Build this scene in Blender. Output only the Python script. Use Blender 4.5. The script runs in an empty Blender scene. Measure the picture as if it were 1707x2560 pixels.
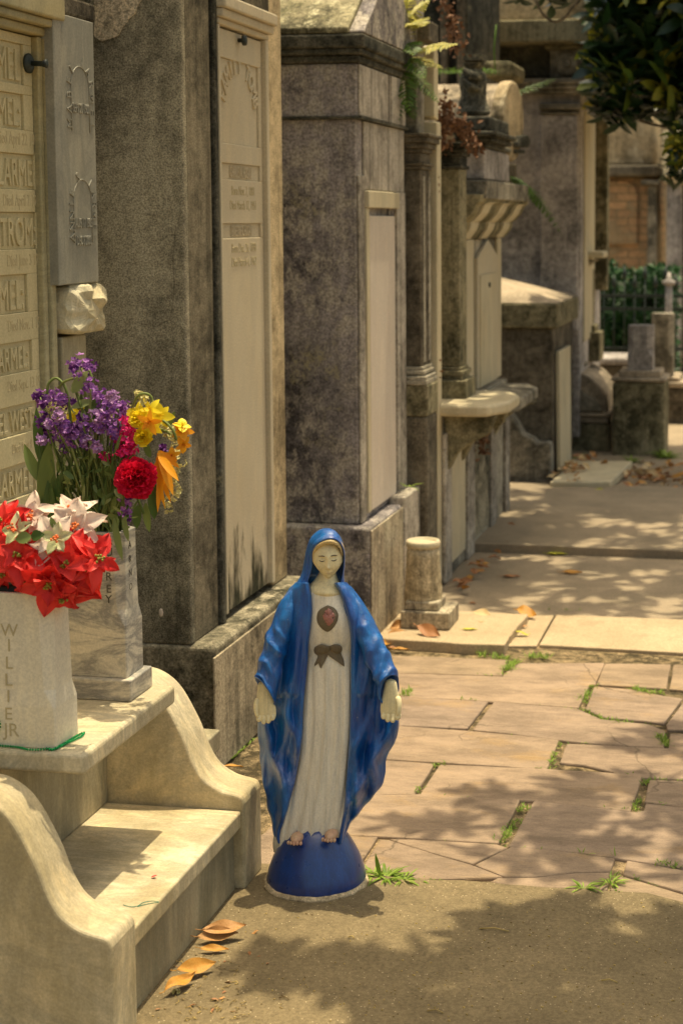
import bpy, bmesh, math, random
from math import sin, cos, pi, radians, sqrt, exp, atan2
from mathutils import Vector, Matrix, noise
random.seed(7)
sc = bpy.context.scene
COL = sc.collection
# ------------------------------------------------------------ camera, world, sun
CH = 1.4
FOC = 4000.0; PX = 1250.0; PY = 914.0
YAW, PITCH = 0.172547, 0.090750
fw = Vector((-sin(YAW)*cos(PITCH), cos(YAW)*cos(PITCH), -sin(PITCH)))
rt = Vector((cos(YAW), sin(YAW), 0)); up = rt.cross(fw)
cam_d = bpy.data.cameras.new('camera'); cam = bpy.data.objects.new('camera', cam_d); COL.objects.link(cam)
cam.location = (0, 0, CH)
cam.rotation_euler = Matrix((rt, up, -fw)).transposed().to_euler()
cam_d.sensor_fit = 'HORIZONTAL'; cam_d.sensor_width = 36
cam_d.lens = FOC/1707*36
cam_d.shift_x = -(PX-853.5)/1707; cam_d.shift_y = (PY-1280)/1707
cam_d.clip_start = .05; cam_d.clip_end = 500
cam_d.dof.use_dof = True; cam_d.dof.focus_distance = 3.3; cam_d.dof.aperture_fstop = 8
sc.camera = cam
SUN = Vector((0.06, 0.15, 1.0)).normalized()
w = bpy.data.worlds.new('World'); sc.world = w; w.use_nodes = True
wn = w.node_tree.nodes; wl = w.node_tree.links
bg = wn['Background']; sky = wn.new('ShaderNodeTexSky'); sky.sky_type = 'NISHITA'; sky.sun_disc = False
sky.sun_elevation = math.asin(SUN.z); sky.sun_rotation = atan2(SUN.x, SUN.y)
sky.dust_density = 6; sky.air_density = 1.0; sky.ozone_density = .3
tint = wn.new('ShaderNodeMix'); tint.data_type = 'RGBA'; tint.blend_type = 'MULTIPLY'; tint.inputs[0].default_value = 1
tint.inputs[7].default_value = (.95, .90, .69, 1)
wl.new(sky.outputs[0], tint.inputs[6]); wl.new(tint.outputs[2], bg.inputs[0]); bg.inputs[1].default_value = .15
sd = bpy.data.lights.new('sun', 'SUN'); sd.energy = 3.1; sd.angle = radians(.55); sd.color = (1, .86, .58)
so = bpy.data.objects.new('sun', sd); COL.objects.link(so); so.rotation_euler = SUN.to_track_quat('Z', 'Y').to_euler(); so.location = (0, 4, 8)
sc.view_settings.view_transform = 'Standard'; sc.view_settings.look = 'None'; sc.view_settings.exposure = .72; sc.view_settings.gamma = 1
try: sc.view_settings.use_curve_mapping = False
except Exception: pass

# ------------------------------------------------------------ measuring helpers (survey of the photo: pixel -> place at a known plane)
K = 1.0887
def ray(dx, dy):
    return fw + (dx*K-PX)/FOC*rt - (dy*K-PY)/FOC*up
C0 = Vector((0, 0, CH))
def G(dx, dy, z=0.0):
    d = ray(dx, dy); return C0 + d*((z-CH)/d.z)
def AY(dx, dy, y):
    d = ray(dx, dy); return C0 + d*(y/d.y)
def AX(dx, dy, x):
    d = ray(dx, dy); return C0 + d*(x/d.x)
def hsh(*a): return noise.noise(Vector(a))

# ------------------------------------------------------------ object helpers
def tag(o, label=None, cat=None, group=None, kind=None):
    if label: o['label'] = label
    if cat: o['category'] = cat
    if group: o['group'] = group
    if kind: o['kind'] = kind
    return o
def thing(name, label, cat, loc=(0, 0, 0), group=None):
    o = bpy.data.objects.new(name, None); COL.objects.link(o); o.location = loc; o.empty_display_size = .1
    return tag(o, label, cat, group)
def world_off(p):
    v = Vector((0, 0, 0))
    while p is not None:
        v += p.location; p = p.parent
    return v
class MB:
    def __init__(s): s.v = []; s.f = []; s.m = []; s.sm = []
    def add(s, vs, fs, mi=0, smooth=False):
        b = len(s.v); s.v += [Vector(p) for p in vs]
        for f in fs: s.f.append(tuple(b+i for i in f)); s.m.append(mi); s.sm.append(smooth)
        return s
    def box(s, x0, x1, y0, y1, z0, z1, mi=0):
        x0, x1 = sorted((x0, x1)); y0, y1 = sorted((y0, y1)); z0, z1 = sorted((z0, z1))
        vs = [(x, y, z) for z in (z0, z1) for y in (y0, y1) for x in (x0, x1)]
        return s.add(vs, [(0, 2, 3, 1), (4, 5, 7, 6), (0, 1, 5, 4), (2, 6, 7, 3), (0, 4, 6, 2), (1, 3, 7, 5)], mi)
    def prism_y(s, pts, y0, y1, mi=0, smooth=False):      # outline in (x, z), counter-clockwise seen from -y
        n = len(pts); vs = [(p[0], y0, p[1]) for p in pts]+[(p[0], y1, p[1]) for p in pts]
        s.add(vs, [tuple(range(n)), tuple(range(2*n-1, n-1, -1))], mi)
        b = len(s.v)-2*n
        for i in range(n):
            j = (i+1) % n; s.f.append((b+i, b+n+i, b+n+j, b+j)); s.m.append(mi); s.sm.append(smooth)
        return s
    def prism_x(s, pts, x0, x1, mi=0, smooth=False):      # outline in (y, z)
        n = len(pts); vs = [(x0, p[0], p[1]) for p in pts]+[(x1, p[0], p[1]) for p in pts]
        s.add(vs, [tuple(range(n-1, -1, -1)), tuple(range(n, 2*n))], mi)
        b = len(s.v)-2*n
        for i in range(n):
            j = (i+1) % n; s.f.append((b+i, b+j, b+n+j, b+n+i)); s.m.append(mi); s.sm.append(smooth)
        return s
    def loft(s, rings, closed=True, cap=True, mi=0, smooth=True):
        b = len(s.v); n = len(rings[0])
        for r in rings: s.v += [Vector(p) for p in r]
        for k in range(len(rings)-1):
            for i in range(n if closed else n-1):
                j = (i+1) % n
                s.f.append((b+k*n+i, b+k*n+j, b+(k+1)*n+j, b+(k+1)*n+i)); s.m.append(mi); s.sm.append(smooth)
        if cap and closed:
            s.f.append(tuple(b+i for i in range(n-1, -1, -1))); s.m.append(mi); s.sm.append(False)
            e = b+(len(rings)-1)*n; s.f.append(tuple(e+i for i in range(n))); s.m.append(mi); s.sm.append(False)
        return s
    def lathe(s, c, prof, n=32, sq=None, mi=0, smooth=True):
        rings = []
        for r, z in prof: rings.append([(c[0]+r*cos(2*pi*i/n), c[1]+r*sin(2*pi*i/n), c[2]+z) for i in range(n)])
        return s.loft(rings, mi=mi, smooth=smooth)
    def frustum(s, c, prof, rot=0, mi=0):                 # square section, prof = (half, z)
        rings = []
        for h, z in prof:
            r = []
            for a, b_ in ((-1, -1), (1, -1), (1, 1), (-1, 1)):
                x, y = a*h, b_*h; r.append((c[0]+x*cos(rot)-y*sin(rot), c[1]+x*sin(rot)+y*cos(rot), c[2]+z))
            rings.append(r)
        return s.loft(rings, mi=mi, smooth=False)
    def tube(s, pts, rads, n=8, mi=0, caps=True):
        pts = [Vector(p) for p in pts]
        if not isinstance(rads, (list, tuple)): rads = [rads]*len(pts)
        rings = []; ref = None
        for i, p in enumerate(pts):
            t = (pts[min(i+1, len(pts)-1)]-pts[max(i-1, 0)])
            if t.length < 1e-9: t = Vector((0, 0, 1))
            t.normalize()
            if ref is None: ref = Vector((0, 1, 0)) if abs(t.y) < .9 else Vector((1, 0, 0))
            u = (ref-t*ref.dot(t)); u.normalize(); v = t.cross(u); ref = u
            rings.append([p+(u*cos(2*pi*k/n)+v*sin(2*pi*k/n))*rads[i] for k in range(n)])
        return s.loft(rings, cap=caps, mi=mi)
    def ball(s, c, r, nu=10, nv=7, mi=0, rz=None, jit=0, seed=0):
        rx, ry, rzz = (r, r, rz or r) if not isinstance(r, (list, tuple)) else r
        rings = []
        for k in range(nv+1):
            th = pi*k/nv*.998+.001
            ring = []
            for i in range(nu):
                ph = 2*pi*i/nu
                d = Vector((sin(th)*cos(ph), sin(th)*sin(ph), -cos(th)))
                q = 1+(jit*hsh(d.x*2.3+seed, d.y*2.3, d.z*2.3) if jit else 0)
                ring.append((c[0]+d.x*rx*q, c[1]+d.y*ry*q, c[2]+d.z*rzz*q))
            rings.append(ring)
        return s.loft(rings, mi=mi)
    def leaf(s, p, d, nrm, L, W, bend=.25, fold=.25, mi=0, n=4, tip=1.0, base=.15):
        d = Vector(d).normalized(); nrm = Vector(nrm); sdv = d.cross(nrm)
        if sdv.length < 1e-6: sdv = d.orthogonal()
        sdv.normalize(); nn = sdv.cross(d).normalized(); p = Vector(p)
        b = len(s.v)
        for i in range(n+1):
            t = i/n; wv = W*.5*(sin(pi*min(1, (t*.93+.03))**.85)**.8 if t < 1 else .02)
            c = p+d*(L*t*(1-.15*abs(bend)*t))+nn*(-bend*L*t*t)
            s.v += [c-sdv*wv+nn*wv*fold, c, c+sdv*wv+nn*wv*fold]
        for i in range(n):
            for k in (0, 1):
                a = b+i*3+k; s.f.append((a, a+1, a+4, a+3)); s.m.append(mi); s.sm.append(True)
        return s
    def xf(s, M, start=0):
        for i in range(start, len(s.v)): s.v[i] = M @ s.v[i]
        return s
    def build(s, name, mats, parent=None, bevel=0, seg=2, sub=0, solid=0, rough=0, ang=35):
        off = world_off(parent)
        me = bpy.data.meshes.new(name); me.from_pydata([v-off for v in s.v], [], s.f)
        if not isinstance(mats, (list, tuple)): mats = [mats]
        for m in mats: me.materials.append(m)
        me.polygons.foreach_set('material_index', s.m); me.polygons.foreach_set('use_smooth', s.sm); me.update()
        o = bpy.data.objects.new(name, me); COL.objects.link(o); o.parent = parent
        if solid:
            md = o.modifiers.new('thick', 'SOLIDIFY'); md.thickness = solid; md.offset = 0
        if bevel:
            md = o.modifiers.new('bevel', 'BEVEL'); md.width = bevel; md.segments = seg; md.limit_method = 'ANGLE'; md.angle_limit = radians(ang)
            md.harden_normals = False
        if sub:
            md = o.modifiers.new('sub', 'SUBSURF'); md.levels = sub; md.render_levels = sub
        if rough:
            for _ in range(1):
                md = o.modifiers.new('rm', 'SUBSURF'); md.subdivision_type = 'SIMPLE'; md.levels = 5; md.render_levels = 5
            tx = bpy.data.textures.new(name+'_t', 'CLOUDS'); tx.noise_scale = rough*6; tx.noise_depth = 3
            md = o.modifiers.new('dp', 'DISPLACE'); md.texture = tx; md.strength = rough; md.texture_coords = 'GLOBAL'; md.mid_level = .5
        return o
def fb(mb, x0, y0, x1, y1, Y, d, mi=0):                  # block whose camera-side face measures x0..x1, y0..y1 (photo) at depth Y
    a = AY(x0, (y0+y1)/2, Y); b = AY(x1, (y0+y1)/2, Y); t = AY((x0+x1)/2, y0, Y); q = AY((x0+x1)/2, y1, Y)
    return mb.box(a.x, b.x, Y, Y+d, q.z, t.z, mi)
def text_geo(txt, size, ext, bevel=0.0, align='CENTER', sx=1.0, spacing=1.0):
    cu = bpy.data.curves.new('t', 'FONT'); cu.body = txt; cu.size = size; cu.extrude = ext; cu.bevel_depth = bevel; cu.align_x = align
    cu.resolution_u = 3; cu.space_character = spacing
    o = bpy.data.objects.new('t', cu); COL.objects.link(o)
    dg = bpy.context.evaluated_depsgraph_get(); dg.update(); me = bpy.data.meshes.new_from_object(o.evaluated_get(dg))
    vs = [Vector((v.co.x*sx, v.co.y, v.co.z)) for v in me.vertices]; fs = [tuple(p.vertices) for p in me.polygons]
    bpy.data.objects.remove(o); bpy.data.curves.remove(cu); bpy.data.meshes.remove(me)
    return vs, fs
def text_on_x(mb, txt, X, y, z, size, ext=.0015, align='CENTER', rot=0, sx=1.0, mi=0, bevel=0.0, spacing=1.0):   # faces +X
    vs, fs = text_geo(txt, size, ext, bevel, align, sx, spacing)
    c, s_ = cos(rot), sin(rot)
    mb.add([(X+v.z, y+v.x*c-v.y*s_, z+v.x*s_+v.y*c) for v in vs], fs, mi)
def text_on_y(mb, txt, Y, x, z, size, ext=.0015, align='CENTER', rot=0, sx=1.0, mi=0):               # faces -Y
    vs, fs = text_geo(txt, size, ext, 0, align, sx)
    mb.add([(x+v.x, Y-v.z, z+v.y) for v in vs], fs, mi)

# ------------------------------------------------------------ materials
MATS = {}
class NT:
    def __init__(s, name):
        m = bpy.data.materials.new(name); m.use_nodes = True; s.m = m; s.n = m.node_tree.nodes; s.l = m.node_tree.links
        s.b = s.n['Principled BSDF']; s.tc = s.n.new('ShaderNodeTexCoord'); s.co = s.tc.outputs['Object']; MATS[name] = m
    def mapv(s, sc_=(1, 1, 1), rot=(0, 0, 0), loc=(0, 0, 0)):
        k = s.n.new('ShaderNodeMapping'); k.inputs['Scale'].default_value = sc_; k.inputs['Rotation'].default_value = rot; k.inputs['Location'].default_value = loc
        s.l.new(s.co, k.inputs['Vector']); return k.outputs[0]
    def noise(s, scale, det=6, rough=.6, vec=None, dist=0):
        k = s.n.new('ShaderNodeTexNoise'); k.inputs['Scale'].default_value = scale; k.inputs['Detail'].default_value = det
        k.inputs['Roughness'].default_value = rough; k.inputs['Distortion'].default_value = dist
        s.l.new(vec or s.co, k.inputs['Vector']); return k.outputs['Fac']
    def ramp(s, fac, stops, interp='LINEAR'):
        k = s.n.new('ShaderNodeValToRGB'); k.color_ramp.interpolation = interp; e = k.color_ramp.elements
        while len(e) < len(stops): e.new(.5)
        for i, (p, c) in enumerate(stops):
            e[i].position = p; e[i].color = (c, c, c, 1) if isinstance(c, (int, float)) else (*c, 1)
        s.l.new(fac, k.inputs[0]); return k.outputs[0]
    def mix(s, a, b, fac, mode='MIX'):
        k = s.n.new('ShaderNodeMix'); k.data_type = 'RGBA'; k.blend_type = mode
        for i, v in ((0, fac), (6, a), (7, b)):
            if isinstance(v, (int, float)): k.inputs[i].default_value = v
            elif isinstance(v, (tuple, list)): k.inputs[i].default_value = (*v, 1)
            else: s.l.new(v, k.inputs[i])
        return k.outputs[2]
    def math(s, op, a, b=0.0):
        k = s.n.new('ShaderNodeMath'); k.operation = op
        for i, v in ((0, a), (1, b)):
            if isinstance(v, (int, float)): k.inputs[i].default_value = v
            else: s.l.new(v, k.inputs[i])
        return k.outputs[0]
    def sep(s):
        k = s.n.new('ShaderNodeSeparateXYZ'); s.l.new(s.co, k.inputs[0]); return k.outputs
    def bump(s, h, strength=.3, dist=.01):
        k = s.n.new('ShaderNodeBump'); k.inputs['Strength'].default_value = strength; k.inputs['Distance'].default_value = dist
        s.l.new(h, k.inputs['Height']); s.l.new(k.outputs[0], s.b.inputs['Normal'])
    def fin(s, col, rough=.85, spec=.25):
        if isinstance(col, (tuple, list)): s.b.inputs['Base Color'].default_value = (*col, 1)
        else: s.l.new(col, s.b.inputs['Base Color'])
        if isinstance(rough, (int, float)): s.b.inputs['Roughness'].default_value = rough
        else: s.l.new(rough, s.b.inputs['Roughness'])
        s.b.inputs['Specular IOR Level'].default_value = spec
        return s.m
def V3(*a): return tuple(a)
def stone(name, lo, hi, spot, sc1=5, sc2=160, speck=.35, streak=.5, streakc=(.05, .045, .035), lichen=None, bump=.35, spotth=.62, spotsc=22, streaksc=9, spz=.7):
    t = NT(name)
    n1 = t.noise(1.3, 5, .6, vec=t.mapv(loc=(sc1*1.7, 3.1, spotsc*.3))); n2 = t.noise(sc1*1.6, 8, .72, dist=.5); n3 = t.noise(32, 6, .75)
    f = t.math('ADD', t.math('ADD', t.math('MULTIPLY', n1, .42), t.math('MULTIPLY', n2, .36)), t.math('MULTIPLY', n3, .22))
    base = t.ramp(f, [(.435, tuple(v*.8 for v in lo)), (.50, tuple((a+b)*.62 for a, b in zip(lo, hi))), (.565, tuple(v*1.5 for v in hi))])
    # mottled light spots, thinner where the big zones are dark
    m1 = t.ramp(t.noise(spotsc, 9, .76, vec=t.mapv((1, 1, spz))), [(spotth-.09, 0), (spotth+.0, 1)])
    zone = t.ramp(t.noise(1.9, 5, .65, vec=t.mapv(loc=(9, 1, sc1))), [(.42, .15), (.56, 1)])
    c = t.mix(base, spot, t.math('MULTIPLY', t.math('MULTIPLY', m1, zone), .9))
    # run-down streaks: broad soft ones and thin black ones
    st = t.ramp(t.noise(1.0, 7, .7, vec=t.mapv((streaksc, streaksc, .55))), [(.5, 0), (.68, 1)])
    c = t.mix(c, streakc, t.math('MULTIPLY', st, streak))
    st2 = t.ramp(t.noise(1.0, 6, .75, vec=t.mapv((streaksc*4.5, streaksc*4.5, .9), loc=(4, 2, 8))), [(.55, 0), (.66, 1)])
    zn2 = t.ramp(t.noise(2.2, 5, .65, vec=t.mapv((1, 1, .6), loc=(1, 8, sc1))), [(.46, 0), (.6, 1)])
    c = t.mix(c, tuple(v*.6 for v in streakc), t.math('MULTIPLY', t.math('MULTIPLY', st2, zn2), min(.9, streak*1.25)))
    # hairline cracks
    vo = t.n.new('ShaderNodeTexVoronoi'); vo.feature = 'DISTANCE_TO_EDGE'; vo.inputs['Scale'].default_value = 3.4
    wob = t.mix(t.co, t.n.new('ShaderNodeTexNoise').outputs['Color'], .12); t.l.new(wob, vo.inputs['Vector'])
    ck = t.ramp(vo.outputs['Distance'], [(.0, 1), (.006, 0)]); ckm = t.ramp(t.noise(1.6, 3, .6, vec=t.mapv(loc=(7, 7, sc1))), [(.54, 0), (.58, 1)])
    c = t.mix(c, tuple(v*.5 for v in lo), t.math('MULTIPLY', t.math('MULTIPLY', ck, ckm), .8))
    # worn arrises: paler chipped stone along the edges
    bv = t.n.new('ShaderNodeBevel'); bv.samples = 3; bv.inputs['Radius'].default_value = .012; ge = t.n.new('ShaderNodeNewGeometry')
    dt = t.n.new('ShaderNodeVectorMath'); dt.operation = 'DOT_PRODUCT'; t.l.new(bv.outputs[0], dt.inputs[0]); t.l.new(ge.outputs['True Normal'], dt.inputs[1])
    em = t.ramp(dt.outputs['Value'], [(.86, 1), (.985, 0)]); en = t.ramp(t.noise(28, 7, .8), [(.46, 0), (.56, 1)])
    c = t.mix(c, spot, t.math('MULTIPLY', t.math('MULTIPLY', em, en), .65))
    # fine speckle
    sp = t.noise(sc2, 3, .8); c = t.mix(c, t.ramp(sp, [(.38, .35), (.62, 1.75)]), speck, 'MULTIPLY')
    if lichen:
        lm = t.ramp(t.noise(3.2, 9, .75, vec=t.mapv((1, 1, 1), loc=(5.2, 1.3, 7.7))), [(.57, 0), (.64, 1)])
        lf = t.ramp(t.noise(60, 6, .8), [(.46, 0), (.56, 1)])
        c = t.mix(c, lichen, t.math('MULTIPLY', lm, lf))
    h = t.math('ADD', t.noise(45, 9, .75), t.math('MULTIPLY', sp, .25)); t.bump(h, bump, .008)
    return t.fin(c, .92, .15)
def marble(name, base, vein, warm, vsc=3.0, veinamt=.6, rough=.5, grime=.2, rot=(0.3, .9, .2), grimec=(.10, .105, .05), gth=.55, stretch=(1, 4.5, 1), edge=False):
    t = NT(name)
    mv = t.mapv(stretch, rot=rot)
    n1 = t.noise(vsc, 9, .7, vec=mv, dist=1.1)
    v = t.ramp(n1, [(.40, 0), (.5, 1), (.6, 0)])
    c = t.mix(base, warm, t.ramp(t.noise(4, 5), [(.35, 0), (.7, 1)]))
    c = t.mix(c, vein, t.math('MULTIPLY', v, veinamt))
    g = t.ramp(t.noise(2.6, 9, .72, vec=t.mapv((3, 3, .8), loc=(3, 4, 1))), [(gth-.05, 0), (gth+.16, 1)])
    c = t.mix(c, grimec, t.math('MULTIPLY', g, grime))
    if edge:
        bv = t.n.new('ShaderNodeBevel'); bv.samples = 3; bv.inputs['Radius'].default_value = .010; ge = t.n.new('ShaderNodeNewGeometry')
        dt = t.n.new('ShaderNodeVectorMath'); dt.operation = 'DOT_PRODUCT'; t.l.new(bv.outputs[0], dt.inputs[0]); t.l.new(ge.outputs['True Normal'], dt.inputs[1])
        em = t.ramp(dt.outputs['Value'], [(.84, 1), (.985, 0)]); en = t.ramp(t.noise(24, 8, .8), [(.48, 0), (.55, 1)]); c = t.mix(c, (.30, .27, .18), t.math('MULTIPLY', t.math('MULTIPLY', em, en), .6))
        dk = t.ramp(t.noise(48, 7, .8, vec=t.mapv((1, 1, .7), loc=(2, 2, 6))), [(.60, 0), (.68, 1)]); dz = t.ramp(t.noise(4, 5, .65, vec=t.mapv(loc=(8, 2, 2))), [(.46, 0), (.6, 1)])
        c = t.mix(c, (.17, .15, .09), t.math('MULTIPLY', t.math('MULTIPLY', dk, dz), .6))
    sp = t.noise(190, 3, .7); c = t.mix(c, t.ramp(sp, [(.38, .78), (.62, 1.14)]), .5, 'MULTIPLY')
    t.bump(t.math('ADD', t.noise(70, 8, .7), t.math('MULTIPLY', t.noise(9, 4), .8)), .3 if edge else .12, .006 if edge else .004)
    return t.fin(c, rough, .35)
def simple(name, c1, c2=None, rough=.6, spec=.4, sc_=20, bump=0, island=False, trans=0):
    t = NT(name); c2 = c2 or c1
    if island:
        gnode = t.n.new('ShaderNodeNewGeometry'); f = gnode.outputs['Random Per Island']
        f = t.math('ADD', t.math('MULTIPLY', f, .75), t.math('MULTIPLY', t.noise(sc_, 4), .25))
        c = t.ramp(f, [(.1, c1), (.85, c2)])
    else: c = t.ramp(t.noise(sc_, 5, .65), [(.35, c1), (.65, c2)])
    if bump: t.bump(t.noise(sc_*4, 6), bump, .004)
    m = t.fin(c, rough, spec)
    if trans:
        tr = t.n.new('ShaderNodeBsdfTranslucent'); t.l.new(c, tr.inputs[0]); mx = t.n.new('ShaderNodeMixShader'); mx.inputs[0].default_value = trans
        t.l.new(t.b.outputs[0], mx.inputs[1]); t.l.new(tr.outputs[0], mx.inputs[2]); t.l.new(mx.outputs[0], t.n['Material Output'].inputs[0])
    return m

M_wall2 = stone('render_tan_grey', (.13, .116, .083), (.27, .24, .172), (.40, .36, .27), 2.6, 260, .8, .5, (.05, .052, .036), None, .45, .68, 30, 5)
M_pil2 = stone('render_dark_pilaster', (.06, .052, .036), (.17, .145, .10), (.24, .2, .13), 3, 200, .5, .55, (.03, .03, .02), None, .4, .7, 30, 22)
M_strip2 = stone('render_buff', (.22, .17, .10), (.42, .33, .2), (.5, .41, .27), 5, 240, .5, .35, (.12, .11, .06), None, .35, .66, 30, 16)
M_plinth2 = stone('plinth_black_mould', (.05, .048, .032), (.23, .2, .14), (.4, .35, .25), 5, 130, .6, .5, (.025, .027, .018), (.42, .37, .27), .5, .6, 14, 7)
M_face2 = stone('plinth_front_streaked', (.12, .1, .068), (.3, .25, .17), (.4, .34, .24), 5, 130, .45, .65, (.035, .035, .024), None, .4, .66, 20, 16)
M_wall3 = stone('render_violet_grey', (.085, .076, .078), (.225, .20, .195), (.46, .41, .34), 4.5, 120, .55, .4, (.035, .035, .035), (.34, .3, .19), .5, .56, 20, 6)
M_face3 = stone('render_grey_front', (.20, .175, .145), (.36, .32, .265), (.50, .45, .36), 5, 140, .35, .65, (.06, .055, .045), None, .35, .66, 30, 24)
M_plinth3 = stone('plinth_flaking', (.13, .105, .08), (.33, .27, .19), (.52, .45, .32), 5, 90, .45, .6, (.05, .046, .035), None, .5, .50, 16, 26, .22)
M_roof3 = stone('roof_lichen', (.09, .082, .05), (.25, .22, .135), (.5, .46, .3), 8, 120, .5, .2, (.05, .05, .03), (.2, .19, .09), .5, .62, 16, 9)
M_black = stone('blackened_cornice', (.02, .022, .017), (.085, .08, .062), (.26, .23, .17), 6, 120, .55, .4, (.01, .012, .01), (.38, .33, .2), .5, .68, 20, 9)
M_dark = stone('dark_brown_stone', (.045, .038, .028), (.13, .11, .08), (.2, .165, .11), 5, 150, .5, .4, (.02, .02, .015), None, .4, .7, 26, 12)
M_mid = stone('weathered_grey_stone', (.11, .10, .078), (.28, .25, .195), (.38, .33, .24), 4, 120, .4, .6, (.04, .04, .03), None, .4, .64, 16, 12)
M_mid2 = stone('mossy_olive_stone', (.07, .064, .036), (.22, .19, .115), (.36, .31, .2), 7, 120, .4, .5, (.03, .033, .02), None, .4, .62, 16, 12)
M_wall6 = stone('lavender_grey_render', (.18, .165, .155), (.36, .325, .30), (.50, .45, .40), 3.2, 90, .3, .4, (.09, .08, .075), None, .35, .66, 9, 10)
M_lid = stone('pinkish_lid_stone', (.22, .18, .13), (.36, .29, .21), (.5, .41, .3), 4, 90, .3, .3, (.2, .17, .12), None, .35, .66, 16, 6)
M_plaster = stone('plaster_old_back', (.2, .155, .09), (.40, .31, .19), (.5, .42, .29), 2.2, 60, .3, .4, (.12, .1, .06), None, .3, .62, 5, 6)
M_patch = stone('bare_plaster', (.1, .09, .065), (.45, .37, .26), (.6, .52, .38), 40, 200, .6, .2, (.05, .05, .04), None, .8, .6, 60, 9)

M_tab1 = marble('marble_cream_tablet', (.56, .49, .30), (.42, .37, .22), (.50, .42, .24), 2.2, .35, .55, .35, gth=.56, grimec=(.27, .24, .11))
M_frame1 = marble('marble_frame_yellowed', (.42, .38, .24), (.25, .23, .14), (.40, .32, .15), 2.5, .5, .5, .4, gth=.5, stretch=(1, 1, 6), rot=(.2, .1, 0))
M_plate = marble('marble_grey_plate', (.30, .29, .24), (.17, .17, .15), (.34, .315, .25), 2.0, .55, .38, .1, rot=(.7, .2, .3))
M_tab2 = marble('marble_buff_tablet', (.60, .52, .37), (.40, .36, .28), (.55, .46, .31), 2.0, .3, .55, .15, gth=.6, stretch=(1, 2, .3))
M_tab3 = marble('marble_pink_tablet', (.70, .61, .51), (.48, .43, .38), (.66, .55, .45), 2.2, .3, .5, .05)
M_white = marble('white_marble_far', (.62, .54, .37), (.4, .36, .26), (.56, .46, .29), 3, .3, .6, .35, stretch=(1, 1, .3))
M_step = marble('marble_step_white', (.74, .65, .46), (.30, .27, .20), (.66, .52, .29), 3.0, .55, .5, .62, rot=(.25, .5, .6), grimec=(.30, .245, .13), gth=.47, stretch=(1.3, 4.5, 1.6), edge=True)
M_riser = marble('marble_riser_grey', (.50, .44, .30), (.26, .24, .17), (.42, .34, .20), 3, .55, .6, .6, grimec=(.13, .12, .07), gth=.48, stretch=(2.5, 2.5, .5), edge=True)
M_edge = marble('marble_slab_edge_green', (.50, .45, .28), (.34, .33, .2), (.44, .39, .21), 3, .4, .6, .65, grimec=(.15, .16, .06), gth=.47, stretch=(2, 2.5, .6))
M_vase1 = marble('marble_vase_cream', (.78, .71, .56), (.52, .49, .43), (.72, .63, .45), 2, .35, .5, .1, stretch=(4, 1, .6))
M_vase2 = marble('marble_vase_veined', (.66, .60, .48), (.19, .185, .18), (.56, .50, .40), 4.5, .85, .42, .05, rot=(.3, .7, .9), stretch=(1, 1, 3.2))
M_rock = marble('rough_white_marble', (.66, .59, .42), (.36, .34, .24), (.52, .43, .25), 6, .5, .7, .4)
M_groove = simple('grooved_letters_dark', (.09, .08, .06), (.14, .125, .1), .9, .1, 90)
M_groove1 = simple('grooved_letters_worn', (.48, .41, .26), (.43, .365, .225), .9, .1, 90)
M_iron = simple('black_iron', (.012, .018, .016), (.03, .04, .035), .55, .4, 60)
M_copper = simple('verdigris_metal', (.012, .03, .026), (.03, .06, .05), .6, .4, 60)

# painted statue
def paint(name, c, c2, wear, wearth=.66, rough=.3, bump=.08, spots=False, coat=0.0):
    t = NT(name)
    col = t.mix(c, c2, t.ramp(t.noise(16, 8, .75, vec=t.mapv((1.5, 1.5, .4))), [(.4, 0), (.64, 1)]))
    chip = t.ramp(t.noise(130, 4, .8, vec=t.mapv(loc=(3, 3, 3))), [(.69, 0), (.71, 1)])
    br_ = t.ramp(t.noise(38, 7, .75, vec=t.mapv((2, 2, .16), loc=(5, 5, 5))), [(.42, 0), (.62, 1)]); col = t.mix(col, tuple(v*.55 for v in c), t.math('MULTIPLY', br_, .45))
    wm = t.ramp(t.noise(11, 9, .75, vec=t.mapv((1.3, 1.3, .7), loc=(2, 7, 1))), [(wearth-.05, 0), (wearth+.1, 1)])
    col = t.mix(col, wear, t.math('MULTIPLY', wm, .7))
    if coat: col = t.mix(col, (.5, .5, .52), t.math('MULTIPLY', chip, .8))
    if spots:
        s1 = t.ramp(t.noise(95, 5, .8), [(.66, 0), (.70, 1)])
        z = t.sep()[2]; zm = t.ramp(z, [(.10, 1), (.42, .12)])
        cr = t.ramp(t.noise(14, 6, .7), [(.45, 0), (.6, 1)])
        col = t.mix(col, (.13, .10, .065), t.math('MULTIPLY', t.math('MULTIPLY', s1, zm), cr))
    fine = t.ramp(t.noise(240, 3, .7), [(.3, .82), (.7, 1.14)]); col = t.mix(col, fine, .6, 'MULTIPLY')
    t.bump(t.math('ADD', t.noise(60, 7, .7), t.noise(13, 4)), bump, .006)
    if coat:
        t.b.inputs['Coat Weight'].default_value = coat; t.b.inputs['Coat Roughness'].default_value = .28
    return t.fin(col, t.ramp(t.noise(30, 5), [(.3, rough), (.7, rough+.15)]), .5)
M_blue = paint('blue_paint', (.002, .060, .30), (.004, .155, .48), (.26, .28, .52), .60, .34, .4, coat=.45)
M_bluedk = paint('blue_base_paint', (.002, .028, .17), (.004, .05, .25), (.08, .08, .2), .68, .26, .12, coat=.6)
M_dress = paint('cream_dress_paint', (.90, .83, .69), (.85, .77, .62), (.66, .57, .44), .66, .6, .2, spots=True)
M_skin = paint('cream_skin_paint', (.86, .74, .44), (.82, .68, .38), (.80, .70, .48), .66, .42, .05)
M_band = paint('ivory_hair_paint', (.66, .50, .25), (.58, .42, .18), (.6, .44, .2), .6, .45, .1)
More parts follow.
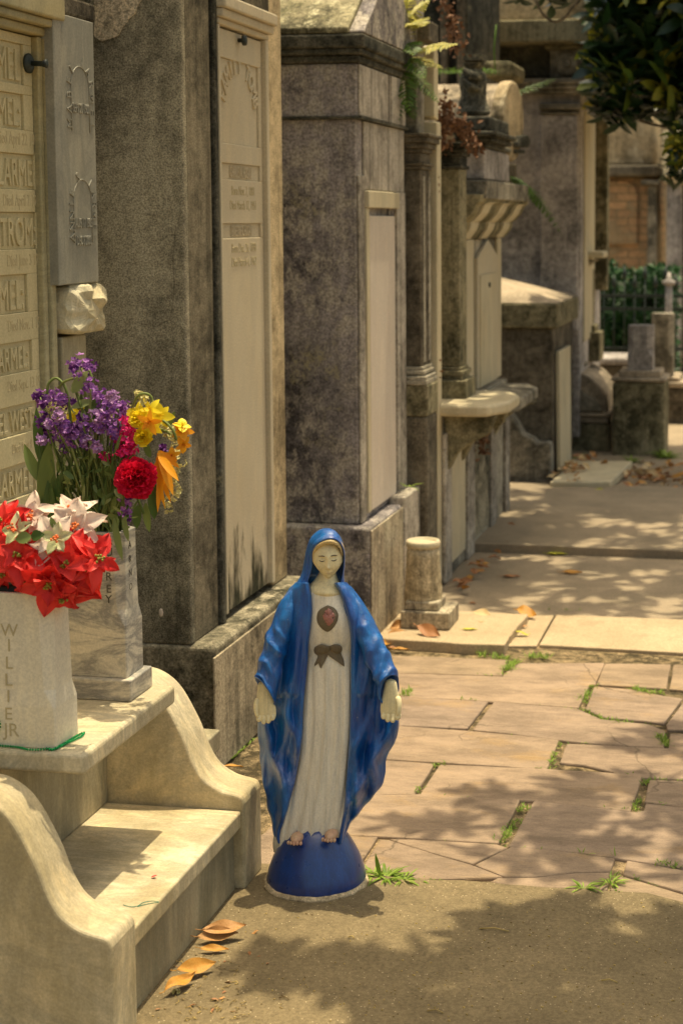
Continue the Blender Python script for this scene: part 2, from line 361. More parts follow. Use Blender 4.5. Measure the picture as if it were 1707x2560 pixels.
M_brown = paint('brown_paint', (.19, .145, .085), (.15, .115, .07), (.25, .2, .13), .6, .6, .2)
M_heart = paint('rose_heart_paint', (.44, .16, .13), (.5, .24, .2), (.5, .32, .27), .55, .5, .3)
M_pink = paint('pink_foot_paint', (.60, .33, .22), (.6, .42, .26), (.5, .3, .2), .6, .5, .1)
M_ink = simple('dark_eye_paint', (.05, .04, .045), (.08, .065, .06), .6, .2)
M_mortar = stone('mortar_ring', (.24, .18, .11), (.38, .3, .19), (.46, .38, .25), 12, 160, .5, .2, bump=.6)

# ground
def flag_mat():
    t = NT('flagstone'); g = t.n.new('ShaderNodeNewGeometry'); isl = g.outputs['Random Per Island']
    c = t.ramp(isl, [(0, (.28, .204, .143)), (.35, (.34, .246, .165)), (.7, (.27, .200, .148)), (1, (.32, .232, .14))])
    n = t.ramp(t.noise(5, 9, .76, vec=t.mapv((1, 2.2, 1))), [(.40, .66), (.60, 1.22)]); c = t.mix(c, n, .8, 'MULTIPLY')
    yel = t.ramp(t.noise(3, 7, .7, vec=t.mapv((1, 1.6, 1), loc=(9, 2, 0))), [(.55, 0), (.68, 1)]); c = t.mix(c, (.44, .27, .09), t.math('MULTIPLY', yel, .38))
    dk = t.ramp(t.noise(9, 9, .75, vec=t.mapv((1, 3, 1), loc=(1, 5, 0))), [(.58, 0), (.75, 1)]); c = t.mix(c, (.15, .115, .085), t.math('MULTIPLY', dk, .6))
    vo = t.n.new('ShaderNodeTexVoronoi'); vo.feature = 'DISTANCE_TO_EDGE'; vo.inputs['Scale'].default_value = 2.3; nz = t.n.new('ShaderNodeTexNoise'); nz.inputs['Scale'].default_value = 5; nz.inputs['Detail'].default_value = 6; t.l.new(t.co, nz.inputs['Vector'])
    wob = t.mix(t.co, nz.outputs['Color'], .16); t.l.new(wob, vo.inputs['Vector']); ck = t.ramp(vo.outputs['Distance'], [(.0, 1), (.008, 0)]); cz = t.ramp(t.noise(1.7, 4, .6, vec=t.mapv(loc=(3, 3, 3))), [(.5, 0), (.56, 1)])
    c = t.mix(c, (.10, .075, .05), t.math('MULTIPLY', t.math('MULTIPLY', ck, cz), .75))
    pits = t.ramp(t.noise(75, 5, .8), [(.64, 0), (.69, 1)]); c = t.mix(c, (.14, .10, .07), t.math('MULTIPLY', pits, .55))
    pale = t.ramp(t.noise(7, 9, .75, vec=t.mapv((.8, 3.5, 1), loc=(4, 1, 0))), [(.62, 0), (.72, 1)]); c = t.mix(c, (.58, .44, .3), t.math('MULTIPLY', pale, .4))
    c = t.mix(c, t.ramp(t.noise(190, 3), [(.3, .75), (.7, 1.2)]), .45, 'MULTIPLY')
    t.bump(t.math('ADD', t.noise(14, 9, .75, vec=t.mapv((1, 2.5, 1))), t.math('MULTIPLY', t.noise(120, 4), .15)), .5, .012)
    return t.fin(c, .8, .25)
M_flag = flag_mat()
def conc_mat(name, a, b, agg=.6, speckth=.66, light=(.62, .5, .32)):
    t = NT(name)
    c = t.ramp(t.noise(3.5, 9, .7), [(.33, a), (.68, b)])
    s2 = t.ramp(t.noise(150, 4, .85), [(.38, .45), (.62, 1.6)]); c = t.mix(c, s2, agg, 'MULTIPLY')
    vo = t.n.new('ShaderNodeTexVoronoi'); vo.inputs['Scale'].default_value = 150; t.l.new(t.co, vo.inputs['Vector'])
    gm = t.ramp(vo.outputs['Distance'], [(.14, 1), (.26, 0)]); sel = t.ramp(vo.outputs['Color'], [(.72, 0), (.78, 1)])
    c = t.mix(c, light, t.math('MULTIPLY', t.math('MULTIPLY', gm, sel), .8))
    st = t.ramp(t.noise(6, 8, .75, vec=t.mapv((1, 1, 1), loc=(7, 7, 0))), [(.55, 0), (.7, 1)]); c = t.mix(c, (.16, .12, .07), t.math('MULTIPLY', st, .3))
    t.bump(t.math('ADD', t.noise(150, 5, .8), t.noise(30, 6)), .5, .004)
    return t.fin(c, .9, .2)
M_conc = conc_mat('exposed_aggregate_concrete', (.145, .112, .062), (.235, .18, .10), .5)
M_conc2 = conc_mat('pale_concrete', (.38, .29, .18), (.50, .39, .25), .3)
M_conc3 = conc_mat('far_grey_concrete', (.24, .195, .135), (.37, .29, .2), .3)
M_dirt = stone('joint_soil', (.07, .055, .03), (.22, .16, .09), (.34, .26, .15), 20, 200, .7, .1, bump=.8)
M_soil = stone('ground_soil', (.10, .08, .045), (.22, .17, .10), (.3, .24, .14), 6, 120, .5, .1, bump=.6)

M_grass = simple('grass_blades', (.10, .19, .02), (.30, .42, .06), .6, .3, 30, 0, True, .35)
M_leafg = simple('magnolia_leaf', (.006, .018, .006), (.018, .048, .011), .32, .5, 8, 0, True, .08)
M_leafy = simple('sunlit_tone_leaf', (.07, .13, .015), (.34, .30, .03), .5, .4, 8, 0, True, .3)  # brighter yellow-green, sunlight painted into the colour of some magnolia leaves
M_hedge = simple('hedge_leaf', (.008, .036, .010), (.03, .095, .022), .5, .3, 8, 0, True, .2)
M_bark = stone('bark', (.05, .04, .028), (.13, .1, .07), (.18, .15, .1), 20, 120, .5, .5)
def dry_mat(name, a, b, c_):
    t = NT(name); c = t.mix(a, b, t.ramp(t.noise(25, 7, .7), [(.4, 0), (.65, 1)]))
    c = t.mix(c, c_, t.ramp(t.noise(60, 6, .75, vec=t.mapv(loc=(3, 1, 2))), [(.6, 0), (.72, 1)])); t.bump(t.noise(90, 5), .25, .003)
    return t.fin(c, .55, .35)
M_dry1 = dry_mat('dry_leaf_tan', (.40, .19, .055), (.50, .27, .10), (.17, .07, .025))
M_dry2 = dry_mat('dry_leaf_orange', (.46, .20, .025), (.50, .27, .05), (.2, .08, .02))
M_dry3 = dry_mat('dry_leaf_brown', (.30, .13, .05), (.40, .18, .07), (.14, .06, .03))
M_dry4 = dry_mat('dry_leaf_pale', (.56, .42, .22), (.64, .46, .24), (.38, .24, .1))
M_dry5 = dry_mat('yellow_green_leaf', (.42, .42, .03), (.52, .46, .05), (.3, .3, .05))

# ------------------------------------------------------------ ground
g0 = MB().add([(-60, -10, -.03), (60, -10, -.03), (60, 90, -.03), (-60, 90, -.03)], [(0, 1, 2, 3)])
tag(g0.build('ground', M_soil), kind='structure')
OX, OY, OS = 850, 1500, .5465
def cp(x, y): return ((OX+x*OS)/K, (OY+y*OS)/K)
def poly_ground(mb, pts, z, h=.03, shrink=0.0, conv=cp, jag=0.003, grow=.0078):
    P = [G(*conv(x, y)) for x, y in pts]; n = len(P)
    ar = sum(P[i].x*P[(i+1) % n].y-P[(i+1) % n].x*P[i].y for i in range(n)); sg = 1 if ar > 0 else -1; W_ = []
    for i in range(n):                     # widen each stone towards its seams (mostly across the path)
        e1 = P[i]-P[i-1]; e2 = P[(i+1) % n]-P[i]; n1 = Vector((e1.y, -e1.x, 0)).normalized()*sg; n2 = Vector((e2.y, -e2.x, 0)).normalized()*sg
        d1 = grow*(abs(n1.y) if abs(n1.y) > .75 else .35); d2 = grow*(abs(n2.y) if abs(n2.y) > .75 else .35); det = n1.x*n2.y-n1.y*n2.x
        if abs(det) > .3: o = Vector(((d1*n2.y-d2*n1.y)/det, (n1.x*d2-n2.x*d1)/det, 0))
        else: o = (n1*d1+n2*d2)*.5
        W_.append(P[i]+o)
    P = W_; cx = sum(p.x for p in P)/n; cy = sum(p.y for p in P)/n
    Q = []
    n = len(P)
    for i in range(n):
        a, b = P[i], P[(i+1) % n]; L = (b-a).length; k = max(1, int(L/.05))
        for j in range(k):
            t = j/k; p = a.lerp(b, t); q = hsh(p.x*9, p.y*9, 1.3)*jag*(0 if j == 0 else 1); d = (b-a); nn = Vector((-d.y, d.x, 0)).normalized()
            p = p+nn*q; c = Vector((cx, cy, 0)); v = (p-c); l = v.length
            p = c+v*((l-shrink)/l if l > shrink else 1); Q.append(p)
    # orientation
    ar = sum(Q[i].x*Q[(i+1) % len(Q)].y-Q[(i+1) % len(Q)].x*Q[i].y for i in range(len(Q)))
    if ar < 0: Q.reverse()
    m = len(Q); tilt = [hsh(cx*3, cy*3, 5)*.006, hsh(cx*3, cy*3, 9)*.006]
    vs = [(p.x, p.y, z-h) for p in Q]+[(p.x, p.y, z+tilt[0]*(p.x-cx)*4+tilt[1]*(p.y-cy)*4) for p in Q]
    fs = [tuple(range(m-1, -1, -1)), tuple(range(m, 2*m))]+[(i, (i+1) % m, m+(i+1) % m, m+i) for i in range(m)]
    mb.add(vs, fs)
flags = [
 [(120, 250), (440, 262), (762, 278), (738, 346), (620, 342), (380, 332), (100, 330)],
 [(100, 336), (380, 338), (620, 348), (742, 352), (795, 290), (1130, 290), (1205, 290), (1165, 385), (1138, 388), (1088, 494), (700, 465), (520, 452), (90, 432)],
 [(1215, 293), (1508, 293), (1490, 402), (1175, 386)],
 [(1528, 296), (1700, 300), (1700, 420), (1510, 405)],
 [(1165, 398), (1330, 410), (1480, 440), (1560, 452), (1480, 560), (1420, 552), (1205, 535), (1125, 500)],
 [(1580, 455), (1800, 470), (1800, 600), (1500, 590), (1495, 570)],
 [(60, 445), (300, 448), (520, 460), (672, 468), (582, 583), (270, 570), (20, 560)],
 [(704, 473), (1088, 502), (1200, 549), (1420, 572), (1482, 598), (1478, 668), (1300, 660), (1140, 650), (1040, 640), (810, 612), (612, 592)],
 [(1512, 612), (1800, 620), (1800, 690), (1568, 680), (1506, 670)],
 [(10, 570), (270, 580), (590, 601), (810, 620), (995, 641), (945, 768), (445, 738), (250, 728), (-60, 715)],
 [(-70, 722), (200, 735), (425, 750), (340, 882), (60, 890), (-160, 880)],
 [(458, 755), (940, 777), (1240, 795), (1375, 808), (1325, 962), (1210, 948), (890, 913), (600, 900), (372, 886)],
 [(1040, 660), (1490, 682), (1700, 692), (1700, 822), (1395, 810), (1265, 795), (1240, 780), (1120, 750), (1010, 738)],
 [(-170, 888), (60, 897), (370, 893), (600, 908), (815, 920), (726, 1108), (330, 1084), (180, 1074), (-340, 1060)],
 [(888, 922), (1325, 972), (1340, 975), (1392, 968), (1400, 936), (1800, 975), (1800, 1255), (1568, 1222), (1262, 1174), (1070, 1150), (775, 1122)],
 [(1418, 826), (1800, 840), (1800, 965), (1568, 942), (1398, 920)],
 [(-350, 1068), (170, 1084), (70, 1235), (-520, 1200)],
 [(235, 1094), (330, 1096), (716, 1120), (762, 1136), (606, 1206), (440, 1160)],
 [(185, 1092), (228, 1098), (440, 1166), (600, 1214), (735, 1268), (560, 1275), (380, 1278), (90, 1243)],
 [(782, 1134), (1070, 1160), (1255, 1184), (1235, 1238), (1080, 1242), (900, 1262), (752, 1262), (618, 1212)],
 [(720, 1275), (900, 1272), (1080, 1250), (1232, 1248), (1222, 1322), (1040, 1316), (820, 1310), (690, 1290)],
 [(1312, 1190), (1568, 1236), (1800, 1290), (1800, 1420), (1568, 1335), (1296, 1252)],
 [(1284, 1262), (1568, 1348), (1800, 1430), (1800, 1460), (1500, 1390), (1232, 1326)],
]
mb = MB()
for i, P in enumerate(flags): poly_ground(mb, P, 0.0, .03, .0, grow=.0078 if i < 16 else .0028)
# more flagstones outside the picture, same bond, towards the right
for j in range(6):
    y0 = 3.22+j*.30
    for i in range(3):
        x0 = .12+i*.62+.2*(j % 2); mb2 = [(x0, y0), (x0+.6, y0), (x0+.6, y0+.285), (x0, y0+.285)]
        mb.add([(x, y, -.03) for x, y in mb2]+[(x, y, 0) for x, y in mb2], [(3, 2, 1, 0), (4, 5, 6, 7), (0, 1, 5, 4), (1, 2, 6, 5), (2, 3, 7, 6), (3, 0, 4, 7)])
tag(mb.build('flagstone_path', M_flag, bevel=.004), kind='structure')
js = MB().add([(-1.42, 3.0, -.008), (2.2, 3.0, -.008), (2.2, 5.2, -.008), (-1.42, 5.2, -.008)], [(0, 1, 2, 3)])
tag(js.build('joint_soil', M_dirt), kind='structure')
# near concrete with a ragged far edge
mb = MB(); edge = []
for x, y in [(-330, 1215), (-60, 1225), (90, 1250), (300, 1285), (560, 1290), (760, 1308), (1000, 1325), (1230, 1336), (1400, 1350), (1568, 1388), (1900, 1470)]: edge.append(G(*cp(x, y)))
E2 = [Vector((-1.45, edge[0].y, 0))]+edge+[Vector((2.4, edge[-1].y-.05, 0))]
pts = []
for a, b in zip(E2[:-1], E2[1:]):
    k = max(1, int((b-a).length/.03))
    for j in range(k): p = a.lerp(b, j/k); pts.append((p.x, p.y+hsh(p.x*14, 3, 1)*.01))
pts.append((2.4, E2[-1].y)); m = len(pts)
vs = [(x, y, .003) for x, y in pts]+[(x, y, -.03) for x, y in pts]+[(2.4, -6, .003), (-3, -6, .003), (-3, pts[0][1], .003)]
mb.add(vs, [tuple([2*m+1, 2*m]+list(range(m-1, -1, -1))+[2*m+2])]+[(i, i+1, m+i+1, m+i) for i in range(m-1)])
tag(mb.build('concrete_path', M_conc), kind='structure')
# pale concrete beyond the flags, raised far slab with a little step, farther strip
yA = 4.94
mb = MB()
def slab(mb, P, z, h=.03):
    n = len(P); mb.add([(x, y, z-h) for x, y in P]+[(x, y, z) for x, y in P], [tuple(range(n-1, -1, -1)), tuple(range(n, 2*n))]+[(i, (i+1) % n, n+(i+1) % n, n+i) for i in range(n)])
a = G(1235, 1483); b = G(1275, 1413); l0 = G(905, 1500); r0 = G(1568, 1520); lf = G(905, 1413)
slab(mb, [(a.x+.004, a.y), (2.3, r0.y), (2.3, b.y), (b.x+.004, b.y)], .004)
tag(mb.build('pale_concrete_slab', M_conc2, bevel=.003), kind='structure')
mb = MB(); c1_ = G(925, 1490)
slab(mb, [(-1.42, a.y-.06), (l0.x, a.y-.09), (a.x-.004, a.y-.004), (b.x-.004, b.y), (-1.42, b.y)], .001)
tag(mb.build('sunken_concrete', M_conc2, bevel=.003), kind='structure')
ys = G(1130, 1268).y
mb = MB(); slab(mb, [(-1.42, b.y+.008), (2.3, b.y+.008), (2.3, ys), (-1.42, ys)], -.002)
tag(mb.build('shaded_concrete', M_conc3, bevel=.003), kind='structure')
mb = MB(); yz = G(1300, 1182).y
slab(mb, [(-1.32, ys+.01), (2.3, ys+.01), (2.3, yz), (-1.32, yz)], .034, .06)
slab(mb, [(-1.5, yz+.012), (2.3, yz+.012), (2.3, 8.2), (-1.5, 8.2)], .028, .05)
slab(mb, [(-1.6, 8.21), (2.3, 8.21), (2.3, 14), (-1.6, 14)], .002, .03)
tag(mb.build('far_concrete_path', M_conc3, bevel=.004), kind='structure')

# ============================================================ marble steps
SY0, SY1 = 2.40, 3.19
st = thing('marble_steps', 'white marble tomb steps with curved scroll cheeks at both ends, left of the statue', 'steps', (-1.3, 2.8, 0))
def scroll(y0, y1):
    pf = [(-1.95, 0), (-1.082, 0), (-1.082, .186), (-1.086, .197), (-1.095, .203), (-1.119, .208), (-1.134, .212), (-1.154, .222), (-1.172, .236), (-1.186, .256), (-1.198, .281), (-1.212, .318), (-1.228, .35), (-1.246, .382), (-1.266, .408), (-1.292, .427), (-1.32, .437), (-1.37, .442), (-1.95, .442)]
    # smooth the profile
    out = [pf[0], pf[1]]
    core = pf[2:-1]
    for i in range(len(core)-1):
        a = core[max(0, i-1)]; b = core[i]; c = core[i+1]; d = core[min(len(core)-1, i+2)]
        for k in range(4):
            t = k/4
            out.append(tuple(.5*((2*b[q])+(-a[q]+c[q])*t+(2*a[q]-5*b[q]+4*c[q]-d[q])*t*t+(-a[q]+3*b[q]-3*c[q]+d[q])*t**3) for q in (0, 1)))
    out += [core[-1], pf[-1]]
    return out
for a, b in ((2.425, 2.53), (3.10, 3.212)):
    m = MB().prism_y(scroll(a, b), a, b)
    m.build('scroll_cheek', M_step, st, bevel=.007, seg=3, ang=50)
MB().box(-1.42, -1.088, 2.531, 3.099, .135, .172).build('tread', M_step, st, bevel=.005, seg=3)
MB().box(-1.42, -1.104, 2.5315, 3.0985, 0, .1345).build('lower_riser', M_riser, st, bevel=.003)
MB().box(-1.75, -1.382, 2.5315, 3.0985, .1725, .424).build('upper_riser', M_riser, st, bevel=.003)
TZ = .463
mb = MB().box(-1.72, -1.19, 2.572, 3.005, .425, TZ); mb.build('top_slab', [M_step], st, bevel=.008, seg=3)
# small stone bench behind the far cheek
bn = thing('stone_ledge', 'small grey stone ledge jutting from behind the far scroll cheek', 'ledge', (-1.4, 3.4, 0))
MB().box(-1.62, -1.277, 3.26, 3.50, .160, .208).build('ledge_slab', M_riser, bn, bevel=.004)
MB().box(-1.60, -1.325, 3.30, 3.482, 0, .1597).build('ledge_block', M_mid2, bn, bevel=.004)

# ============================================================ tomb 1 with the long name tablet
t1 = thing('marble_tomb', 'cream marble family tomb with raised name rows, at the left edge above the steps', 'tomb', (-2.0, 3.0, 0))
MB().box(-2.7, -1.665, 1.9, 3.51, 0, 2.6).build('tomb_body', M_frame1, t1, bevel=.006)
tb = MB()
X1 = -1.62
def zt(sy, sx=60, X=X1): return AX(sx/K, sy/K, X).z
def yt(sx, sy, X=X1): return AX(sx/K, sy/K, X).y
rows = [('LARMEL', 113, 203, 55), ('LARMEL:', 239, 316, 56), ('HARRIET LARMEL:', 392, 467, 104), ('C. LINDSTROM:', 534, 613, 94), ('J. LARMEL:', 688, 772, 65), ('O. LARMEL:', 853, 918, 77), ('NEL WEST:', 1005, 1066, 92), ('A. LARMEL', 1152, 1222, 86)]
dates = [('Died April 22 1914', 331, 366, 99), ('Died April 7 1935', 482, 515, 103), ('Died June 3 1958', 628, 660, 107), ('Died Nov. 1 1979', 784, 816, 112), ('Died Sept. 12 1928', 930, 960, 112), ('Died May 9 1973', 1085, 1112, 104)]
# tablet front surface built as bands so that the name rows lie in sunk panels
ylo, yhi = 2.55, 3.322
bands = []
for txt, s0, s1, sx in rows: bands.append((zt(s1+8, sx), zt(s0-4, sx), yt(sx+4, (s0+s1)/2)))
bands.sort(); z = .44; ztop = 1.80
for zb0, zb1, yr in bands:
    if zb0 > z: tb.box(X1-.05, X1, ylo, yhi, z, zb0)
    tb.box(X1-.05, X1-.006, ylo, yr, zb0, zb1); tb.box(X1-.05, X1, yr, yhi, zb0, zb1)
    z = zb1
tb.box(X1-.05, X1, ylo, yhi, z, ztop)
tab = tb.build('tablet', M_tab1, t1, bevel=.0015)
for txt, s0, s1, sx in rows:
    tx = MB()
    z0 = zt(s1-2, sx); z1 = zt(s0+6, sx); text_on_x(tx, txt, X1-.0058, yt(sx-3, s0), z0, (z1-z0)*1.36, .004, 'RIGHT', sx=.62, bevel=.0006, spacing=1.05); tx.build('raised_name', M_tab1, tab)
for txt, s0, s1, sx in dates:
    tx = MB()
    z0 = zt(s1, sx); z1 = zt(s0, sx); text_on_x(tx, txt, X1+.0002, yt(sx, s0), z0, (z1-z0)*1.25, .0006, 'RIGHT', sx=.68); tx.build('carved_date', M_groove1, tab)
fr = MB().box(X1-.05, X1+.014, 3.324, 3.345, .44, 1.802).box(X1-.05, X1+.022, 3.346, 3.37, .44, 1.802).box(X1-.05, X1+.012, 3.371, 3.384, .44, 1.802)
fr.build('tablet_frame', M_frame1, t1, bevel=.004, seg=3)
tm = MB().box(X1-.05, X1+.020, 2.5, 3.382, 1.803, 1.822).box(X1-.05, X1+.038, 2.5, 3.382, 1.8225, 1.840).box(X1-.05, X1+.05, 2.5, 3.39, 1.8405, 1.90)
tm.build('frame_moulding', M_frame1, t1, bevel=.005, seg=3)
MB().box(-2.4, -1.60, 2.2, 3.6, 1.905, 2.5).build('lintel', M_black, t1, bevel=.008)
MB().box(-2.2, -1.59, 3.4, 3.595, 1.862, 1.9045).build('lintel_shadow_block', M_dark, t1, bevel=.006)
# bronze-dark rosette knob
kc = AX(72/K*1.0, 157/K, X1+.004); kn = MB()
kn.tube([(X1+.0005, kc.y, kc.z), (X1+.006, kc.y, kc.z), (X1+.012, kc.y, kc.z)], [.021, .022, .012], 18)
kn.tube([(X1+.010, kc.y, kc.z), (X1+.034, kc.y+.002, kc.z-.001), (X1+.044, kc.y+.002, kc.z-.001), (X1+.046, kc.y+.002, kc.z-.001)], [.006, .006, .010, .004], 12)
kn.build('metal_rosette', M_iron, t1)
# hanging grey plate with arched lettering
XP = -1.575
p0 = AX(141, 645, XP); p1 = AX(228, 640, XP); pt = AX(143, 47, XP); pt2 = AX(226, 66, XP)
pl = MB(); e = .011
pl.loft([[(XP-.045, y, z) for y, z in ((p0.y, 1.255), (p1.y, 1.255), (p1.y, 1.858), (p0.y, 1.858))],
         [(XP-.006, y, z) for y, z in ((p0.y, 1.255), (p1.y, 1.255), (p1.y, 1.858), (p0.y, 1.858))],
         [(XP, y, z) for y, z in ((p0.y+e*2.2, 1.257), (p1.y-.003, 1.257), (p1.y-.003, 1.856), (p0.y+e*2.2, 1.856))]], smooth=False)
plate = pl.build('name_plate', M_plate, t1, bevel=.0015)
yc = AX(203/K, 250/K, XP).y-.006
def arch(word, szc, lowz, txt_h, ap):
    zc = AX(203/K, szc/K, XP).z; zl = AX(203/K, lowz/K, XP).z
    R = .060; r = .048; L = []
    # rim lines
    rim = MB(); pts_i = [(yc-r, zl)]+[(yc-r*cos(pi*k/24), zc+r*1.05*sin(pi*k/24)) for k in range(25)]+[(yc+r, zl)]
    rim.tube([(XP+.0005, y, z) for y, z in pts_i], .0016, 6)
    side = max(0, zc-zl); Ltot = side*2+pi*R; n = len(word); tm_ = MB()
    for i, chh in enumerate(word):
        if chh == ' ': continue
        s = (i+.5)/n*Ltot
        if s < side: y, z, a = yc-R, zl+s, pi/2
        elif s < side+pi*R: th = (s-side)/R; y, z, a = yc-R*cos(th), zc+R*sin(th), pi/2-th
        else: y, z, a = yc+R, zc-(s-side-pi*R), -pi/2
        # letter base sits on the inner rim
        bx = -sin(a)*-.0; yy = y-(-sin(a))*.012; zz = z-cos(a)*.012
        text_on_x(tm_, chh, XP+.0004, yy, zz, .034, .0022, 'CENTER', a, .9, 0, 0)
    rim.v += []; tm_.v and None
    b = len(rim.v); rim.v += tm_.v; rim.f += [tuple(i+b for i in f) for f in tm_.f]; rim.m += tm_.m; rim.sm += tm_.sm
    return rim, zl
r1, _ = arch('MABEL LARMEL', 222, 328, .034, 0); r1.build('arched_lettering', M_plate, plate)
r2, _ = arch('ANNIE S. LARMEL', 503, 606, .034, 0); r2.build('arched_lettering', M_plate, plate)
for txt, sy in (('SEPT 20 1900', 282), ('AUG 17 1905', 568), ('DEC 8 2000', 612)):
    tx = MB(); text_on_x(tx, txt, XP+.0006, yc, AX(203/K, sy/K, XP).z, .030, .002, 'CENTER', 0, .52, 0, .0006); tx.build('plate_date', M_plate, plate)
# rock-faced block and pilaster under the plate
rk = MB(); a = AX(141, 700, -1.6); b = AX(215, 700, -1.6)
nu, nv = 22, 16; ring = []
cx, cy, cz = -1.64, (3.38+3.61)/2, 1.197
rngs = []
for k in range(25):
    u_ = k/24; X_ = -1.74+.18*u_; e_ = 1 if u_ < .86 else max(.25, 1-((u_-.86)/.14)**2*.6); ring = []
    for i in range(48):
        a_ = 2*pi*i/48; ca, sa = cos(a_), sin(a_); k_ = (abs(ca)**7+abs(sa)**7)**(-1/7); yy_, zz_ = ca*k_*.100*e_, sa*k_*.057*e_
        q_ = noise.noise(Vector((X_*26, yy_*26, zz_*26)))*.012+noise.noise(Vector((X_*70, yy_*70, zz_*70)))*.005
        ring.append((X_+noise.noise(Vector((yy_*30, zz_*30, 2)))*.02*u_, 3.487+yy_*(1+q_*3.5), 1.197+zz_*(1+q_*3.5)))
    rngs.append(ring)
rk.loft(rngs, smooth=False); o = rk.build('rough_corbel', M_rock, t1)
MB().box(-1.70, -1.60, 3.395, 3.525, .44, 1.135).build('pilaster', M_riser, t1, bevel=.004)

# ============================================================ tomb 2 (tan render, buff tablet)
t2 = thing('tan_tomb', 'tall tan grey rendered tomb with buff family tablet, second from the left', 'tomb', (-2.0, 4.165, 0))
MB().box(-3.4, -1.515, 3.827, 4.625, .322, 2.9).box(-3.4, -1.457, 3.795, 3.826, .322, 2.9).build('tomb_wall', M_wall2, t2, bevel=.006)
MB().box(-1.514, -1.459, 3.8265, 4., .322, 2.9).build('front_pilaster', M_pil2, t2, bevel=.004)
MB().box(-1.5145, -1.449, 4.01, 4.035, .322, 2.9).build('mouldy_joint', M_black, t2, bevel=.006)
XT = -1.458
tab2 = thing  # placeholder name kept local
tz0, tz1 = .342, 1.905
tb = MB(); ya, yb = 4.053, 4.417
def z2(cy, cx=1360): return AX((cx*.4464)/K, (cy*.4464)/K, XT).z
pan = [(z2(812, 1360), z2(345, 1340), True), (z2(1008), z2(920), False), (z2(1330), z2(1250), False)]
segs = sorted(pan); z = tz0
for q0, q1, big in segs:
    tb.box(XT-.03, XT, ya, yb, z, q0)
    mrg = .028 if big else .022
    tb.box(XT-.03, XT, ya, ya+mrg, q0, q1); tb.box(XT-.03, XT, yb-mrg, yb, q0, q1); tb.box(XT-.03, XT-.006, ya+mrg, yb-mrg, q0, q1); z = q1
tb.box(XT-.03, XT, ya, yb, z, tz1)
tablet2 = tb.build('tablet', M_tab2, t2, bevel=.002)
ym = (ya+yb)/2
for txt, q in (('CHARLES W. HOGAN', segs[1]), ('ERNESTINE C. HOGAN', segs[0])):
    tx = MB(); hgt = (q[1]-q[0]); text_on_x(tx, txt, XT-.0058, ym, q[0]+hgt*.14, hgt*1.05, .0045, 'CENTER', 0, .40, 0, 0); tx.build('raised_name', M_tab2, tablet2)
tx = MB()
R = .115; zc = z2(640); wd = 'FAMILY TOMB'
for i, c_ in enumerate(wd):
    th = pi*(.06+.88*(i+.5)/len(wd)); a = pi/2-th
    if c_ != ' ': text_on_x(tx, c_, XT-.0058, ym-R*cos(th)*1.05, zc+R*sin(th)*.95, .064, .004, 'CENTER', a, .8, 0, .001)
tx.build('raised_lettering', M_tab2, tablet2)
tx = MB()
for txt, cy in (('Born Nov. 7, 1881', 1092), ('Died March 17, 1951', 1172), ('Born Dec. 26, 1890', 1410), ('Died March 4, 1962', 1488)):
    tx = MB(); text_on_x(tx, txt, XT+.0004, ym+.01, z2(cy), .036, .0006, 'CENTER', 0, .72); tx.build('carved_date', M_groove1, tablet2)
# mildew creeping up the foot of the tablet
ml = MB().add([(XT+.0008, 4.06, .343), (XT+.0008, 4.412, .343), (XT+.0008, 4.412, .66), (XT+.0008, 4.06, .66)], [(0, 1, 2, 3)])
M_mildew = NT('mildew')
def _mil():
    t = M_mildew; c = t.ramp(t.noise(60, 7, .75), [(.35, (.02, .024, .016)), (.7, (.10, .095, .06))])
    m = t.fin(c, .95, .1); tr = t.n.new('ShaderNodeBsdfTransparent'); mx = t.n.new('ShaderNodeMixShader')
    n_ = t.noise(1, 6, .65, vec=t.mapv((11, 11, 3.2))); zz = t.sep()[2]; f_ = t.noise(1, 4, .7, vec=t.mapv((45, 45, 14)))
    lvl = t.math('ADD', t.math('MULTIPLY', n_, .95), t.math('MULTIPLY', f_, .16)); a = t.ramp(t.math('SUBTRACT', t.math('ADD', lvl, -.05), zz), [(-.02, 0), (.16, .9)]); t.l.new(a, mx.inputs[0]); t.l.new(tr.outputs[0], mx.inputs[1]); t.l.new(t.b.outputs[0], mx.inputs[2])
    t.l.new(mx.outputs[0], t.n['Material Output'].inputs[0]); return m
M_mildew = _mil()
ml.build('mildew_stain', M_mildew, tablet2)
f2 = MB().box(XT-.03, XT+.010, 4.039, 4.051, .342, 1.91).box(XT-.03, XT+.014, 4.419, 4.443, .342, 1.91).box(XT-.03, XT+.004, 4.444, 4.462, .342, 1.91)
f2.build('tablet_frame', M_tab2, t2, bevel=.003, seg=3)
f2 = MB().box(XT-.03, XT+.012, 4.039, 4.455, 1.911, 1.928).box(XT-.03, XT+.024, 4.035, 4.465, 1.9285, 1.952).box(XT-.03, XT+.034, 4.031, 4.47, 1.9525, 1.985)
f2.build('tablet_head_moulding', M_tab2, t2, bevel=.005, seg=3)
kc = AX((1353*.4464)/K, (223*.4464)/K, XT+.01); kn = MB()
kn.tube([(XT+.0005, kc.y, kc.z), (XT+.012, kc.y, kc.z), (XT+.014, kc.y, kc.z), (XT+.022, kc.y, kc.z), (XT+.024, kc.y, kc.z)], [.006, .006, .015, .014, .006], 10)
kn.build('metal_stud', M_iron, t2)
MB().box(XT-.04, XT+.0, 4.464, 4.605, .322, 2.9).build('side_strip', M_strip2, t2, bevel=.006)
MB().box(XT-.04, XT+.01, 4.036, 4.4635, 1.986, 2.9).build('upper_panel', M_pil2, t2, bevel=.004)
MB().box(-3.5, -1.392, 3.79, 4.625, 0, .3215).build('plinth', [M_plinth2], t2, bevel=.012, seg=3)
